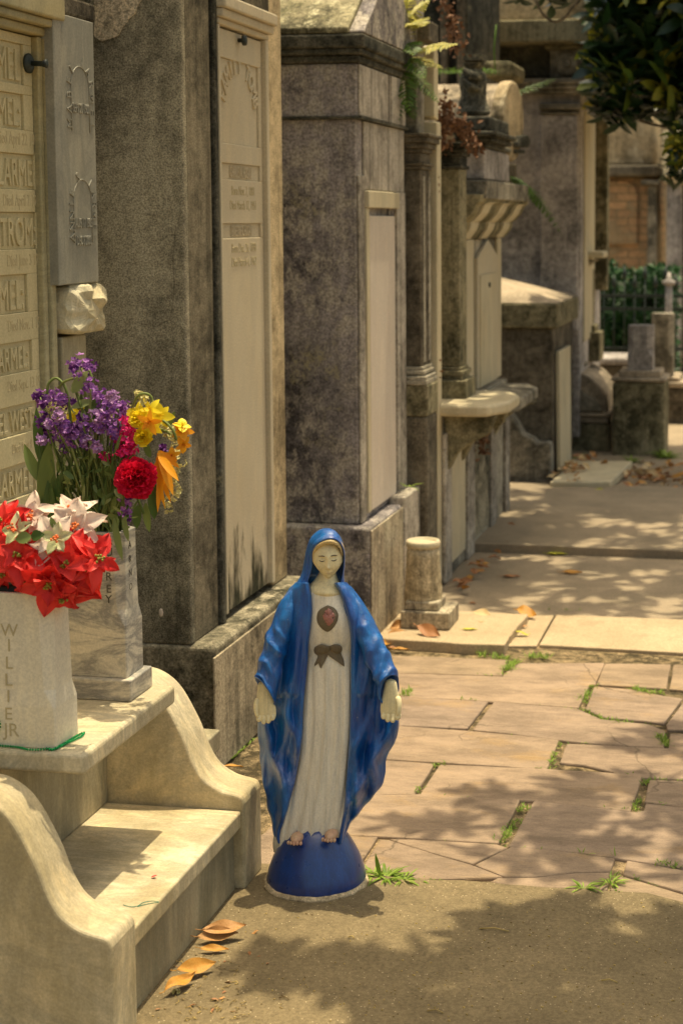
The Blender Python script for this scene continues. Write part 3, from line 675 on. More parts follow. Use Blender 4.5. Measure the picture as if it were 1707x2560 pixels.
MB().box(-1.3915, -1.386, 3.765, 4.62, 0.001, .300).build('plinth_front', M_face2, t2, bevel=.002)
# bare plaster where the render has fallen away, high on the side
pp = MB(); bl = [(217, -40), (330, -40), (322, 12), (300, 38), (286, 52), (272, 80), (250, 92), (226, 90), (217, 80)]
P = [AY(x, y, 3.792) for x, y in bl]; Q = []
for i in range(len(P)):
    for j in range(6):
        p = P[i].lerp(P[(i+1) % len(P)], j/6); Q.append((p.x+hsh(p.x*40, p.z*40, 0)*.008, p.z+hsh(p.x*40, p.z*40, 4)*.008))
pp.prism_y(Q[::-1], 3.7915, 3.7945); pp.build('bare_plaster_patch', M_patch, t2)
dp = AY(370, 1407, 3.795); MB().ball((dp.x, 3.794, dp.z), (.006, .002, .011), 10, 6, jit=.3).build('paint_blob', M_tab3, t2)

# ============================================================ tomb 3 (violet grey, gable roof)
t3 = thing('gabled_tomb', 'violet grey mottled tomb with lichened gable roof and pinkish tablet, behind the statue', 'tomb', (-1.9, 5.26, 0))
MB().box(-3.6, -1.345, 5.02, 5.66, .405, 1.728).box(-3.6, -1.338, 5.012, 5.66, 1.7285, 1.90).build('tomb_wall', M_wall3, t3, bevel=.007)
F3 = MB().box(-1.344, -1.336, 5.026, 5.095, .407, 1.545).box(-1.344, -1.336, 5.095, 5.655, 1.50, 1.722).box(-1.344, -1.332, 5.53, 5.655, .407, 1.4995)
F3.box(-1.3375, -1.330, 5.022, 5.4, 1.735, 1.898).box(-1.3375, -1.330, 5.415, 5.43, 1.735, 1.898).box(-1.3375, -1.328, 5.445, 5.65, 1.735, 1.898)
F3.build('front_wall', M_face3, t3, bevel=.003)
MB().box(-3.62, -1.322, 5.005, 5.665, 1.723, 1.7325).build('band', M_black, t3, bevel=.002)
m3 = MB().box(-1.3445, -1.330, 5.097, 5.132, .43, 1.44).box(-1.3445, -1.322, 5.097, 5.522, 1.441, 1.497); m3.build('tablet_surround', M_white, t3, bevel=.003)
MB().box(-1.3445, -1.333, 5.145, 5.495, .43, 1.415).build('tablet', M_tab3, t3, bevel=.002)
MB().box(-3.7, -1.296, 4.972, 5.42, 0, .404).build('plinth', M_wall3, t3, bevel=.010, seg=3)
MB().box(-1.2955, -1.290, 4.978, 5.415, 0.001, .395).build('plinth_front', M_plinth3, t3, bevel=.003)
MB().box(-1.345, -1.284, 5.422, 5.66, 0, .43).build('end_plinth', M_face3, t3, bevel=.006)
c3 = MB()
for i, (o1, z0, z1) in enumerate(((.012, 1.901, 1.925), (.026, 1.9255, 1.945), (.034, 1.9455, 1.99))):
    c3.box(-3.6-o1, -1.338+o1, 5.012-o1, 5.72+o1, z0, z1)
c3.build('cornice', M_black, t3, bevel=.007, seg=2)
gx = -1.306
gab = MB().prism_x([(4.99, 1.992), (5.76, 1.992), (5.76, 2.02), (5.375, 2.27), (4.99, 2.0)], gx-.05, gx)
gab.build('gable_front', M_wall3, t3, bevel=.006)
rf = MB().prism_x([(4.982, 1.9915), (5.77, 1.9915), (5.77, 2.012), (5.375, 2.285), (4.982, 2.012)], -3.6, gx-.0505)
rf.build('roof', M_roof3, t3, bevel=.006)

# ============================================================ tomb 4 (dark pilaster tomb)
t4 = thing('dark_pilaster_tomb', 'dark brown tomb with moulded pilaster and white slab, right of the pinkish tablet', 'tomb', (-1.8, 5.795, 0))
MB().box(-3.4, -1.34, 5.745, 5.965, 0, 2.02).build('tomb_wall', M_dark, t4, bevel=.006)
MB().box(-1.46, -1.284, 5.695, 5.845, .866, 1.584).build('pilaster_shaft', M_dark, t4, bevel=.005)
MB().box(-1.2838, -1.279, 5.72, 5.745, .88, 1.56).box(-1.2838, -1.279, 5.805, 5.835, .88, 1.56).build('shaft_edge', M_mid, t4, bevel=.002)
m4 = MB()
def steps(mb, x1, y0, y1, prof, x0=-1.5):
    for o_, a, b in prof: mb.box(x0, x1+o_, y0-o_, y1+o_, a, b-.0004)
steps(m4, -1.284, 5.695, 5.845, [(.006, .852, .866), (.012, .838, .852), (.002, .832, .838), (.020, .818, .832), (.022, .800, .818)])
m4.build('pilaster_base', M_mid, t4, bevel=.005, seg=3)
MB().box(-1.5, -1.258, 5.68, 5.86, .684, .7995).build('pedestal', M_mid2, t4, bevel=.006)
MB().box(-1.5, -1.262, 5.683, 5.857, 0, .6825).build('plinth', M_dark, t4, bevel=.008)
m4 = MB()
steps(m4, -1.284, 5.695, 5.845, [(.008, 1.5845, 1.598), (.014, 1.598, 1.608), (.002, 1.608, 1.645), (.010, 1.645, 1.66), (.020, 1.66, 1.68), (.032, 1.68, 1.70), (.040, 1.70, 1.714)])
m4.build('capital', M_dark, t4, bevel=.004)
MB().box(-1.5, -1.30, 5.705, 5.83, 1.7145, 2.3).build('upper_pier', M_mid, t4, bevel=.006)
MB().box(-1.34, -1.262, 5.87, 5.945, .02, 1.765).build('white_slab', M_white, t4, bevel=.003)
up4 = MB().prism_x([(5.875, 1.785), (5.945, 1.775), (5.945, 2.02), (5.91, 2.06), (5.875, 2.03)], -1.345, -1.272); up4.build('upper_slab', M_white, t4, bevel=.003)
MB().box(-1.42, -1.255, 5.715, 5.875, 2.045, 2.12).build('cornice_block', M_dark, t4, bevel=.006)

# ============================================================ tomb 5 (shelf on corbels, barrel pediment)
t5 = thing('shelf_tomb', 'ornate stained tomb with projecting marble shelf and round pediment', 'tomb', (-1.8, 6.74, 0))
MB().box(-3.4, -1.262, 5.93, 7.44, 0, .6545).build('lower_wall', M_mid, t5, bevel=.008)
fw5 = MB()
for y0, y1 in ((5.94, 6.06), (6.39, 6.54), (6.94, 7.06), (7.32, 7.43)): MB().box(-1.2615, -1.247, y0, y1, .002, .585).build('wall_pier', M_face3, t5, bevel=.004)
MB().box(-1.2615, -1.256, 6.07, 6.38, .05, .52).build('wall_panel', M_white, t5, bevel=.003)
MB().box(-1.2615, -1.2565, 6.56, 6.92, .05, .52).build('wall_panel', M_plinth2, t5, bevel=.003)
def out5(y0, y1, x1, z0, z1, ch=.06):
    return [(-1.5, y0), (x1-.10, y0), (x1-ch, y0+.01), (x1, y0+ch*2.6), (x1, y1-ch*2.6), (x1-ch, y1-.01), (-1.5, y1)]
def slabxy(mb, P, z0, z1):
    n = len(P); mb.add([(x, y, z0) for x, y in P]+[(x, y, z1) for x, y in P], [tuple(range(n-1, -1, -1)), tuple(range(n, 2*n))]+[(i, (i+1) % n, n+(i+1) % n, n+i) for i in range(n)])
s5 = MB()
a = G(1014, 912, .625); 
slabxy(s5, out5(5.915, 6.46, -1.02, 0, 0), .655, .702); s5.build('marble_shelf', M_white, t5, bevel=.014, seg=3)
s5 = MB(); slabxy(s5, out5(6.47, 7.29, -1.07, 0, 0), .595, .648); s5.build('broken_shelf', M_mid, t5, bevel=.012, seg=3)
cb = MB()
for y0 in (5.98, 6.3, 7.):
    pf = [(-1.261, .42), (-1.24, .45), (-1.215, .50), (-1.16, .545), (-1.09, .58), (-1.06, .6535 if y0 < 6.44 else .594), (-1.261, .6535 if y0 < 6.44 else .594)]
    c_ = MB().prism_y(pf, y0, y0+.07); c_.build('corbel', M_mid2, t5, bevel=.006)
MB().box(-3.3, -1.315, 6.12, 7.5, .6555, 1.32).build('upper_wall', M_mid, t5, bevel=.006)
MB().box(-1.36, -1.23, 6.14, 6.28, .825, 1.60).build('pilaster_shaft', M_mid2, t5, bevel=.005)
m5 = MB(); steps(m5, -1.23, 6.14, 6.28, [(.006, .812, .825), (.016, .790, .812), (.010, .775, .79), (.03, .656, .775)]); m5.build('pilaster_base', M_mid2, t5, bevel=.005)
m5 = MB(); steps(m5, -1.23, 6.14, 6.28, [(.010, 1.6005, 1.615), (.002, 1.615, 1.65), (.014, 1.65, 1.665), (.028, 1.665, 1.685), (.045, 1.685, 1.70)]); m5.build('pilaster_capital', M_black, t5, bevel=.004)
MB().box(-1.3145, -1.300, 6.56, 6.8, .66, 1.318).box(-1.3145, -1.300, 7.39, 7.495, .66, 1.318).build('wall_strip', M_white, t5, bevel=.004)
pt = MB().prism_x([(6.87, .66), (7.38, .66), (7.38, 1.235), (7.125, 1.315), (6.87, 1.235)], -1.3145, -1.296); pt.build('tablet_surround', M_tab2, t5, bevel=.004)
MB().box(-1.2955, -1.290, 6.91, 7.3, .662, 1.16).build('tablet', M_white, t5, bevel=.002)
MB().tube([(-1.2898, 7.11, 1.11), (-1.284, 7.11, 1.11)], .012, 10).build('metal_stud', M_iron, t5)
m5 = MB()
prof = [(-1.5, 1.3205), (-1.300, 1.3205), (-1.288, 1.335), (-1.27, 1.36), (-1.262, 1.385), (-1.266, 1.39), (-1.25, 1.40), (-1.222, 1.43), (-1.205, 1.465), (-1.19, 1.475), (-1.185, 1.505), (-1.5, 1.505)]
for y0, y1 in ((6.39, 6.6), (6.89, 7.04), (7.22, 7.37), (7.44, 7.56)): pass
MB().prism_y(prof, 6.36, 7.6).build('cornice', M_mid2, t5, bevel=.003)
for y0 in (6.49, 6.89, 7.29):
    pr = [(x+.012 if x > -1.4 else x, z) for x, z in prof[:-2]]+[(-1.19, 1.474), (-1.5, 1.474)]
    MB().prism_y([(x, z) for x, z in pr], y0, y0+.16).build('bracket', M_white, t5, bevel=.004)
m5 = MB(); fb(m5, 1040, 412, 1117, 456, 6.42, 1.1); m5.build('attic_course', M_mid, t5, bevel=.006)
m5 = MB(); fb(m5, 1040, 339, 1113, 410.5, 6.45, .6); m5.build('attic_pier', M_wall6, t5, bevel=.008)
m5 = MB(); fb(m5, 1040, 325, 1118, 338, 6.43, .6); fb(m5, 1040, 312, 1130, 324, 6.38, .5); fb(m5, 1040, 299, 1140, 311, 6.34, .5); fb(m5, 1040, 266, 1126, 298, 6.38, .45); m5.build('pier_capital', M_black, t5, bevel=.008)
def px_prism(pts, X0, X1, name, mat, bev=.006):
    P = [AX(x, y, X1) for x, y in pts]; MB().prism_x([(p.y, p.z) for p in P], X0, X1).build(name, mat, t5, bevel=bev)
px_prism([(1122, 418), (1162, 418), (1158, 330), (1152, 292), (1143, 292), (1136, 350), (1124, 372)], -1.42, -1.262, 'white_spandrel', M_white)
px_prism([(1165, 452), (1186, 452), (1186, 375), (1165, 375)], -1.42, -1.30, 'niche_back', M_dark)
n = 26
disc = [(1179+24*cos(2*pi*k/n+.1), 276-92*sin(2*pi*k/n+.1)*(1 if sin(2*pi*k/n+.1) > 0 else 1.02)) for k in range(n)]
px_prism(disc[::-1], -1.24, -1.185, 'round_pediment', M_plaster, .012)
P = [AX(x, y, -1.241) for x, y in disc[::-1]]; cyy = sum(p.y for p in P)/n; czz = sum(p.z for p in P)/n
MB().prism_x([(cyy+(p.y-cyy)*.93, czz+(p.z-czz)*.93) for p in P], -2.3, -1.2405).build('barrel_roof', M_lid, t5, bevel=.004)
px_prism([(1190, 338), (1215, 338), (1219, 322), (1213, 308), (1198, 312), (1190, 325)], -1.30, -1.16, 'pediment_scroll', M_black, .01)
px_prism([(1186, 352), (1206, 352), (1206, 343), (1186, 343)], -1.30, -1.17, 'scroll_shelf', M_black, .006)
m5 = MB(); fb(m5, 1108, 138, 1176, 176, 7.9, .4); m5.build('rear_parapet', M_mid2, t5, bevel=.02)
fq = AY(1082, 263, 6.55); ft = AY(1082, 122, 6.55); fh = ft.z-fq.z
fn = MB(); fn.lathe((fq.x, 6.60, fq.z+.002), [(.060, 0), (.066, fh*.05), (.058, fh*.14), (.052, fh*.35), (.056, fh*.55), (.050, fh*.68), (.030, fh*.76), (.044, fh*.80), (.048, fh*.86), (.030, fh*.89)], 22)
for k_, (a_, b_) in enumerate(((.60, .74), (.42, .60))): fn.tube([(fq.x-.03, 6.545, fq.z+fh*b_), (fq.x, 6.535, fq.z+fh*(a_+.03)), (fq.x+.035, 6.55, fq.z+fh*a_)], [.012, .020, .012], 8)
for v in fn.v: v.x += hsh(v.x*30, v.y*30, v.z*22)*.018; v.y += hsh(v.x*30, v.y*30, v.z*22+5)*.018
fn.box(fq.x-.034, fq.x+.046, 6.55, 6.65, fq.z+fh*.895, ft.z)
fin_ = tag(fn.build('stone_finial', M_black, bevel=.003), 'blackened draped stone finial standing on the shelf tomb', 'finial')

# dark neighbour behind tombs 4 and 5
tk = thing('blackened_tomb', 'tall blackened tomb wall rising behind the curved pediment', 'tomb', (-1.8, 8.2, 0))
b5 = MB(); fb(b5, 800, -90, 1072, 420, 8.25, 1.0); b5.build('tomb_wall', M_black, tk, bevel=.01)
b5 = MB(); fb(b5, 1048, -90, 1062, 400, 8.15, .09); fb(b5, 1010, -90, 1026, 400, 8.15, .09); b5.build('pilaster', M_dark, tk, bevel=.01)

# ============================================================ tomb 6 (large lavender grey monument)
t6 = thing('large_monument', 'large lavender grey tomb with moulded entablature and pilaster behind the low box tomb', 'tomb', (-1.9, 9.9, 0))
w6 = MB(); fb(w6, 900, 195, 1332, 1000, 9.55, 1.1); w6.build('tomb_wall', M_wall6, t6, bevel=.01)
w6 = MB(); fb(w6, 1240, 262, 1326, 760, 9.49, .059); w6.build('pilaster', M_wall6, t6, bevel=.01)
e6 = MB(); fb(e6, 1236, 236, 1334, 250, 9.46, .09); fb(e6, 1238, 256, 1330, 262, 9.475, .07); e6.build('pilaster_capital', M_mid, t6, bevel=.008)
e6 = MB(); fb(e6, 1140, 178, 1350, 192, 9.42, 1.3); fb(e6, 1180, 193, 1345, 203, 9.44, 1.3); fb(e6, 1190, 204, 1340, 214, 9.47, 1.2); e6.build('lower_cornice', M_mid, t6, bevel=.008)
e6 = MB(); fb(e6, 900, 60, 1262, 177, 9.60, 1.0); e6.build('frieze', M_black, t6, bevel=.01)
e6 = MB(); fb(e6, 1262, 112, 1340, 177, 9.50, 1.05); e6.build('end_block', M_mid, t6, bevel=.01)
rc = AY(1302, 145, 9.49); ro = MB()
ro.tube([(rc.x, 9.4995, rc.z), (rc.x, 9.485, rc.z), (rc.x, 9.47, rc.z)], [.078, .075, .045], 24); ro.tube([(rc.x, 9.472, rc.z), (rc.x, 9.455, rc.z)], [.03, .022], 16)
ro.build('rosette', M_mid, t6)
e6 = MB(); fb(e6, 1250, 98, 1348, 111, 9.46, 1.15); fb(e6, 900, 45, 1372, 97, 9.34, 1.35); e6.build('upper_cornice', M_mid2, t6, bevel=.01)
e6 = MB(); fb(e6, 1092, -60, 1350, 44, 9.45, 1.2); e6.build('attic', M_plaster, t6, bevel=.01)
xr = AY(1329, 500, 9.55).x
MB().box(xr+.001, xr+.02, 9.70, 10.22, .66, 2.06).build('white_slab', M_white, t6, bevel=.005)
MB().box(xr+.001, xr+.09, 10.30, 10.42, .95, 2.1).build('corner_pier', M_mid2, t6, bevel=.006)
sh = MB(); fb(sh, 1320, 577, 1386, 592, 9.85, .25); sh.build('bracket_shelf', M_white, t6, bevel=.012)
sh = MB(); a = AY(1322, 594, 9.9); b = AY(1372, 594, 9.9); q = AY(1322, 640, 9.9)
sh.prism_y([(a.x, q.z), (a.x+.02, q.z), (a.x+.05, q.z+.06), (b.x, a.z-.003), (a.x, a.z-.003)], 9.9, 10.0); sh.build('bracket', M_mid, t6, bevel=.005)
sh = MB(); fb(sh, 1346, 615, 1360, 745, 10.1, .1); fb(sh, 1341, 746, 1368, 762, 10.06, .18); fb(sh, 1338, 763, 1376, 830, 10.0, .25); sh.build('side_pilaster', M_mid2, t6, bevel=.008)

# ============================================================ tomb 7 (low box tomb)
t7 = thing('low_box_tomb', 'low grey box tomb with shallow hipped lid and leaning marble panel', 'tomb', (-1.8, 8.81, 0))
xr7 = AY(1270, 900, 8.41).x
MB().box(-3, xr7, 8.41, 9.23, 0, .828).build('tomb_body', M_dark, t7, bevel=.01)
MB().box(-3, xr7+.028, 8.375, 9.27, .8285, .962).build('lid_edge', M_mid2, t7, bevel=.012)
ld = MB(); xa, ya, yb = xr7+.027, 8.378, 9.265
xm, ymid = -1.75, (ya+yb)/2
ld.add([(xa, ya, .9625), (xa, yb, .9625), (-3, yb, .9625), (-3, ya, .9625), (xm, ymid, 1.13), (-3, ymid, 1.13)], [(0, 1, 4), (1, 2, 5, 4), (3, 0, 4, 5), (0, 3, 2, 1)])
ld.build('hipped_lid', M_lid, t7, bevel=.006)
pn = MB(); pn.add([(xr7+.012, 8.46, 0.02), (xr7+.012, 8.91, 0.02), (xr7+.004, 8.91, .70), (xr7+.004, 8.46, .70), (xr7+.036, 8.46, 0.02), (xr7+.036, 8.91, 0.02), (xr7+.026, 8.91, .70), (xr7+.026, 8.46, .70)],
  [(0, 3, 2, 1), (4, 5, 6, 7), (0, 1, 5, 4), (1, 2, 6, 5), (2, 3, 7, 6), (3, 0, 4, 7)]); pn.build('leaning_panel', M_white, t7, bevel=.004)
pb = MB(); P = [AY(x, y, 8.35) for x, y in [(1165, 1112), (1268, 1108), (1268, 1020), (1262, 1012), (1238, 1016), (1225, 1003), (1205, 995), (1185, 960), (1172, 940), (1160, 1000)]]
pb.prism_y([(p.x, max(p.z, 0)) for p in P], 8.29, 8.409); pb.build('patched_footing', M_mid, t7, bevel=.02, seg=3)

# ============================================================ low scrolled tomb, pedestals and ledge at the end
t8 = thing('scrolled_grave', 'low grave with sweeping curved cope and small urn, left of the square pedestal', 'grave', (-1.1, 9.8, 0))
b8 = MB(); fb(b8, 1290, 972, 1399, 1050, 9.6, .8); b8.build('grave_base', M_mid2, t8, bevel=.01)
b8 = MB(); fb(b8, 1290, 948, 1402, 957, 9.57, .85); fb(b8, 1290, 958, 1398, 971, 9.585, .82); b8.build('base_moulding', M_lid, t8, bevel=.01)
P = [(1290, 945), (1399, 945), (1398, 930), (1394, 905), (1384, 885), (1368, 867), (1350, 855), (1330, 848), (1290, 846)]
b8 = MB().prism_y([(AY(x, y, 9.75).x, AY(x, y, 9.75).z) for x, y in P], 9.62, 10.3); b8.build('curved_cope', M_lid, t8, bevel=.01)
P = [(1315, 944), (1385, 944), (1368, 915), (1345, 905), (1325, 890), (1315, 880)]
b8 = MB().prism_y([(AY(x, y, 9.6).x, AY(x, y, 9.6).z) for x, y in P], 9.575, 9.6195); b8.build('carved_foot', M_mid, t8, bevel=.01)
uc = AY(1326, 845, 9.8)
ub = MB().frustum((uc.x, 9.85, .50), [(.052, 0), (.052, .02), (.038, .03), (.038, .16), (.05, .165), (.05, .18), (.03, .19)]); ub.build('urn_pedestal', M_mid, t8, bevel=.004)
ub = MB().lathe((uc.x, 9.85, .69), [(.022, 0), (.03, .015), (.026, .035), (.034, .045), (.034, .06), (.02, .075), (.02, .10)], 16); ub.build('urn', M_lid, t8)

def pedestal(name, label, Y, body, cap, plin, blk, d, mat_a, mat_b):
    t = thing(name, label, 'pedestal', (AY((body[0]+body[2])/2, 1000, Y).x, Y+d/2, 0))
    m = MB(); fb(m, *body, Y, d); m.build('pedestal_body', mat_a, t, bevel=.014, seg=3)
    m = MB(); fb(m, *cap, Y-.012, d+.02); m.build('pedestal_cap', M_lid, t, bevel=.012)
    m = MB(); fb(m, *plin, Y+.02, d*.8); m.build('upper_plinth', M_lid, t, bevel=.01)
    x0, y0, x1, y1 = blk; a = AY(x0, y1, Y+.05); b = AY(x1, y0, Y+.05); cx = (a.x+b.x)/2; hw = (b.x-a.x)/2; cyy = Y+.05+hw
    H_ = b.z-a.z
    m = MB()
    rings = []
    for h, ch_ in ((0, .002), (H_*.28, .002), (H_*.46, hw*.45), (H_, hw*.45)):
        r = []
        for sx, sy in ((-1, -1), (1, -1), (1, 1), (-1, 1)):
            c1_, c2_ = (hw*sx, (hw-ch_)*sy), ((hw-ch_)*sx, hw*sy)
            pr = [c1_, c2_] if sx*sy > 0 else [c2_, c1_]
            for px_, py_ in pr: r.append((cx+px_, cyy+py_, a.z+h))
        rings.append(r)
    m.loft(rings, smooth=False); m.build('stone_block', mat_b, t, bevel=.008)
    return t
pedestal('stone_pedestal', 'square mossy pedestal carrying an upright chamfered stone block, amid dry leaves', 9.45, (1405, 878, 1526, 1060), (1402, 868, 1530, 877), (1420, 851, 1518, 868), (1440, 748, 1499, 851), .34, M_mid2, M_wall6)
pedestal('rear_pedestal', 'darker pedestal with grey stone block, partly hidden at the right edge', 11.0, (1500, 892, 1640, 1000), (1498, 878, 1642, 891), (1496, 866, 1560, 878), (1494, 720, 1546, 866), .5, M_dark, M_mid)
lg = thing('stone_kerb_ledge', 'grey stone ledge on a dark wall in front of the hedge', 'ledge', (-1.2, 11, 0))
m = MB(); fb(m, 1335, 822, 1470, 838, 10.9, .5); m.build('ledge_cap', M_wall6, lg, bevel=.015)
m = MB(); fb(m, 1340, 839, 1500, 1010, 10.95, .4); m.build('ledge_wall', M_dark, lg, bevel=.01)

# back tomb with fallen plaster and brick
def brick_mat():
    t = NT('old_brick'); br = t.n.new('ShaderNodeTexBrick'); br.inputs['Scale'].default_value = 1; br.inputs['Brick Width'].default_value = .22; br.inputs['Row Height'].default_value = .075
    br.inputs['Mortar Size'].default_value = .008; br.inputs['Color1'].default_value = (.52, .32, .17, 1); br.inputs['Color2'].default_value = (.40, .25, .14, 1); br.inputs['Mortar'].default_value = (.26, .19, .11, 1)
    mp = t.mapv((1, 1, 1), rot=(pi/2, 0, 0)); t.l.new(mp, br.inputs['Vector'])
    c = t.mix(br.outputs[0], t.ramp(t.noise(30, 6, .75), [(.3, .5), (.7, 1.4)]), .6, 'MULTIPLY')
    pm = t.ramp(t.noise(2.4, 9, .7, vec=t.mapv(loc=(3.3, 1, 2.2))), [(.45, 0), (.52, 1)])
    pc = t.ramp(t.noise(6, 8, .7), [(.35, (.26, .19, .11)), (.65, (.44, .33, .2))])
    c = t.mix(c, pc, pm); t.bump(t.math('ADD', pm, t.noise(40, 6)), .6, .02); return t.fin(c, .95, .1)
M_brick = brick_mat()
tb9 = thing('brick_tomb', 'distant tomb with plaster fallen from orange brick, beyond the hedge', 'tomb', (-1.4, 15.3, 0))
m = MB(); fb(m, 1250, 405, 1505, 1010, 15.0, 2); m.build('brick_wall', M_brick, tb9, bevel=.02)
m = MB(); fb(m, 1240, 378, 1512, 404, 14.85, 2.3); m.build('cornice', M_dark, tb9, bevel=.02)
m = MB(); fb(m, 1250, 268, 1500, 377, 14.95, 2.0); m.build('parapet', M_plaster, tb9, bevel=.02)
m = MB(); fb(m, 1484, 425, 1506, 1010, 14.9, .095); fb(m, 1472, 412, 1514, 424, 14.86, .15); m.build('pilaster', M_mid, tb9, bevel=.01)
m = MB(); 
arcp = [(AY(x, y, 14.98).x, AY(x, y, 14.98).z) for x, y in [(1370, 560), (1462, 560), (1462, 440), (1455, 425), (1435, 416), (1400, 416), (1378, 425), (1370, 440)]]
m.prism_y(arcp, 14.965, 14.999); m.build('bricked_niche', M_brick, tb9)
tw = thing('white_column_tomb', 'pale painted tomb corner with white columns at the right edge, behind the fence', 'tomb', (-.9, 14.4, 0))
m = MB(); fb(m, 1528, 420, 1562, 1000, 14.4, .2); m.build('column', M_wall6, tw, bevel=.01)
m = MB(); fb(m, 1522, 385, 1640, 405, 14.3, 1); fb(m, 1524, 406, 1640, 419, 14.35, 1); fb(m, 1520, 300, 1640, 384, 14.45, 1); m.build('entablature', M_white, tw, bevel=.01)
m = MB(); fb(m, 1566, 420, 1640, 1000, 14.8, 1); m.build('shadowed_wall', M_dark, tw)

# ============================================================ statue
SYc = 3.170
stt = thing('statue', 'painted statue of a woman in blue mantle and cream dress on blue dome', 'statue', (-.93, SYc, 0))
def sx(x, y): return -.9+(x-750)*.00094-(y-1213)*.00002
def sz(y): return .778-(y-1213)*.00096
def S3(x, y, d=0.0):
    p = AY(x, y, SYc+d); return p
def interp(tab, y):
    if y <= tab[0][0]: return tab[0][1:]
    for a, b in zip(tab[:-1], tab[1:]):
        if y <= b[0]:
            t = (y-a[0])/(b[0]-a[0]); return tuple(p+(q-p)*t for p, q in zip(a[1:], b[1:]))
    return tab[-1][1:]
def smooth_tab(tab):            # catmull-rom resampling by y
    out = []
    for i in range(len(tab)-1):
        a = tab[max(0, i-1)]; b = tab[i]; c = tab[i+1]; d = tab[min(len(tab)-1, i+2)]
        for k in range(6):
            t = k/6; out.append((b[0]+(c[0]-b[0])*t,)+tuple(.5*(2*b[q]+(-a[q]+c[q])*t+(2*a[q]-5*b[q]+4*c[q]-d[q])*t*t+(-a[q]+3*b[q]-3*c[q]+d[q])*t**3) for q in range(1, len(b))))
    out.append(tab[-1]); return out
def cr(pts, n):                  # closed-open catmull-rom through 2D points
    out = []; m = len(pts)-1
    for k in range(n+1):
        u = k/n*m; i = min(int(u), m-1); t = u-i
        a = pts[max(0, i-1)]; b = pts[i]; c = pts[i+1]; d = pts[min(m, i+2)]
        out.append(tuple(.5*(2*b[q]+(-a[q]+c[q])*t+(2*a[q]-5*b[q]+4*c[q]-d[q])*t*t+(-a[q]+3*b[q]-3*c[q]+d[q])*t**3) for q in range(len(b))))
    return out
# base dome
bcx = -.948
prof = [(.020, .134), (.042, .127), (.058, .114), (.071, .096), (.083, .075), (.093, .054), (.101, .032), (.105, .014), (.103, .002)]
m = MB(); m.lathe((bcx, SYc, 0), [(r, z) for r, z in reversed(prof)], 56); m.build('domed_base', M_bluedk, stt)
m = MB(); m.lathe((bcx, SYc-.002, 0), [(.112, .002), (.110, .006), (.106, .011), (.098, .012)], 48)
for v in m.v: v.x += hsh(v.x*50, v.y*50, 1)*.006; v.y += hsh(v.x*50, v.y*50, 7)*.006; v.z = max(.002, v.z+hsh(v.x*60, v.y*60, 3)*.003)
m.build('mortar_ring', M_mortar, stt)
# outlines measured on the statue: y, outer left, inner left, inner right, outer right
T = smooth_tab([
 (1338, 682, 704, 773, 792), (1352, 668, 706, 782, 806), (1372, 655, 709, 791, 820), (1400, 643, 710, 800, 836), (1440, 630, 707, 809, 852), (1480, 620, 702, 812, 872),
 (1520, 612, 700, 812, 888), (1560, 606, 696, 812, 898), (1600, 600, 692, 812, 900), (1640, 597, 689, 811, 908), (1680, 595, 688, 810, 913), (1700, 596, 686, 809, 908),
 (1725, 598, 683, 807, 892), (1750, 601, 679, 805, 884), (1780, 605, 674, 803, 882), (1800, 609, 670, 801, 874), (1830, 614, 662, 799, 852), (1860, 619, 655, 796, 828),
 (1885, 625, 648, 790, 806), (1905, 630, 641, 786, 794), (1925, 636, 639, 783, 787), (1938, 640, 642, 781, 783)])
def foldL(y, f): return f
rings = []
for (y, xo, xi, xj, xp) in T:
    z = sz(y); cx = (xo+xp)/2
    arm = max(0, 1-abs(y-1500)/140)
    dfr = .036+.012*min(1, max(0, (y-1338)/80))            # front edge depth
    if y > 1800: dfr *= max(.55, 1-(y-1800)/260)
    bk = .050+.022*min(1, max(0, (y-1338)/120))
    if y > 1750: bk *= max(.6, 1-(y-1750)/420)
    side = .020
    fr = dfr*(.95 if y < 1600 else .8)
    P = [(xi+4, -dfr+.012), (xi, -dfr-.006), (xi-(xi-xo)*.28, -fr-.004), (xi-(xi-xo)*.62, -fr*.82), (xo+(xi-xo)*.10, -side*.9), (xo, .004), (xo+(cx-xo)*.16, bk*.55), (xo+(cx-xo)*.5, bk*.92), (cx, bk),
         (xp-(xp-cx)*.5, bk*.92), (xp-(xp-cx)*.16, bk*.55), (xp, .004), (xp-(xp-xj)*.10, -side*.9), (xj+(xp-xj)*.62, -fr*.82), (xj+(xp-xj)*.28, -fr-.004), (xj, -dfr-.006), (xj-4, -dfr+.012)]
    Q = cr(P, 120); r = []
    for k, (x, d) in enumerate(Q):
        u = k/120; X = sx(x, y); xx = x
        # long folds falling from shoulder and from the wrists
        amp = min(1, max(0, (y-1360)/120))
        w1 = (.5-abs(sin(xx*.075+y*.006+.6*sin(y*.012))))*.017+(.5-abs(sin(xx*.15-y*.009+1.2*sin(y*.008))))*.004+hsh(xx*.03, y*.008, 2)*.005
        if y > 1600:
            q = min(1, (y-1600)/80)*max(0, min(1, (1930-y)/80))
            k_ = (xx-cx)*(1 if xx > cx else -1); w1 += q*(.5-abs(sin((k_+(y-1600)*.42)*.052+.4)))*.024*(1 if d < 0 else .5)+q*(.5-abs(sin((k_-(y-1600)*.25)*.09)))*.006
        edge = min(1, min(u, 1-u)*9)
        dd = d-w1*amp*edge*(1 if d < .02 else .6)
        rr = hsh(xx*.05, y*.03, 9)*.0035*amp*(1 if abs(d) < .03 else 0)
        p = S3(x, y, dd); p.x += rr*(-1 if x < cx else 1); r.append(tuple(p))
    rings.append(r)
m = MB(); m.loft(rings, closed=False, cap=False); mant = m.build('mantle', M_blue, stt, solid=.006, sub=1)
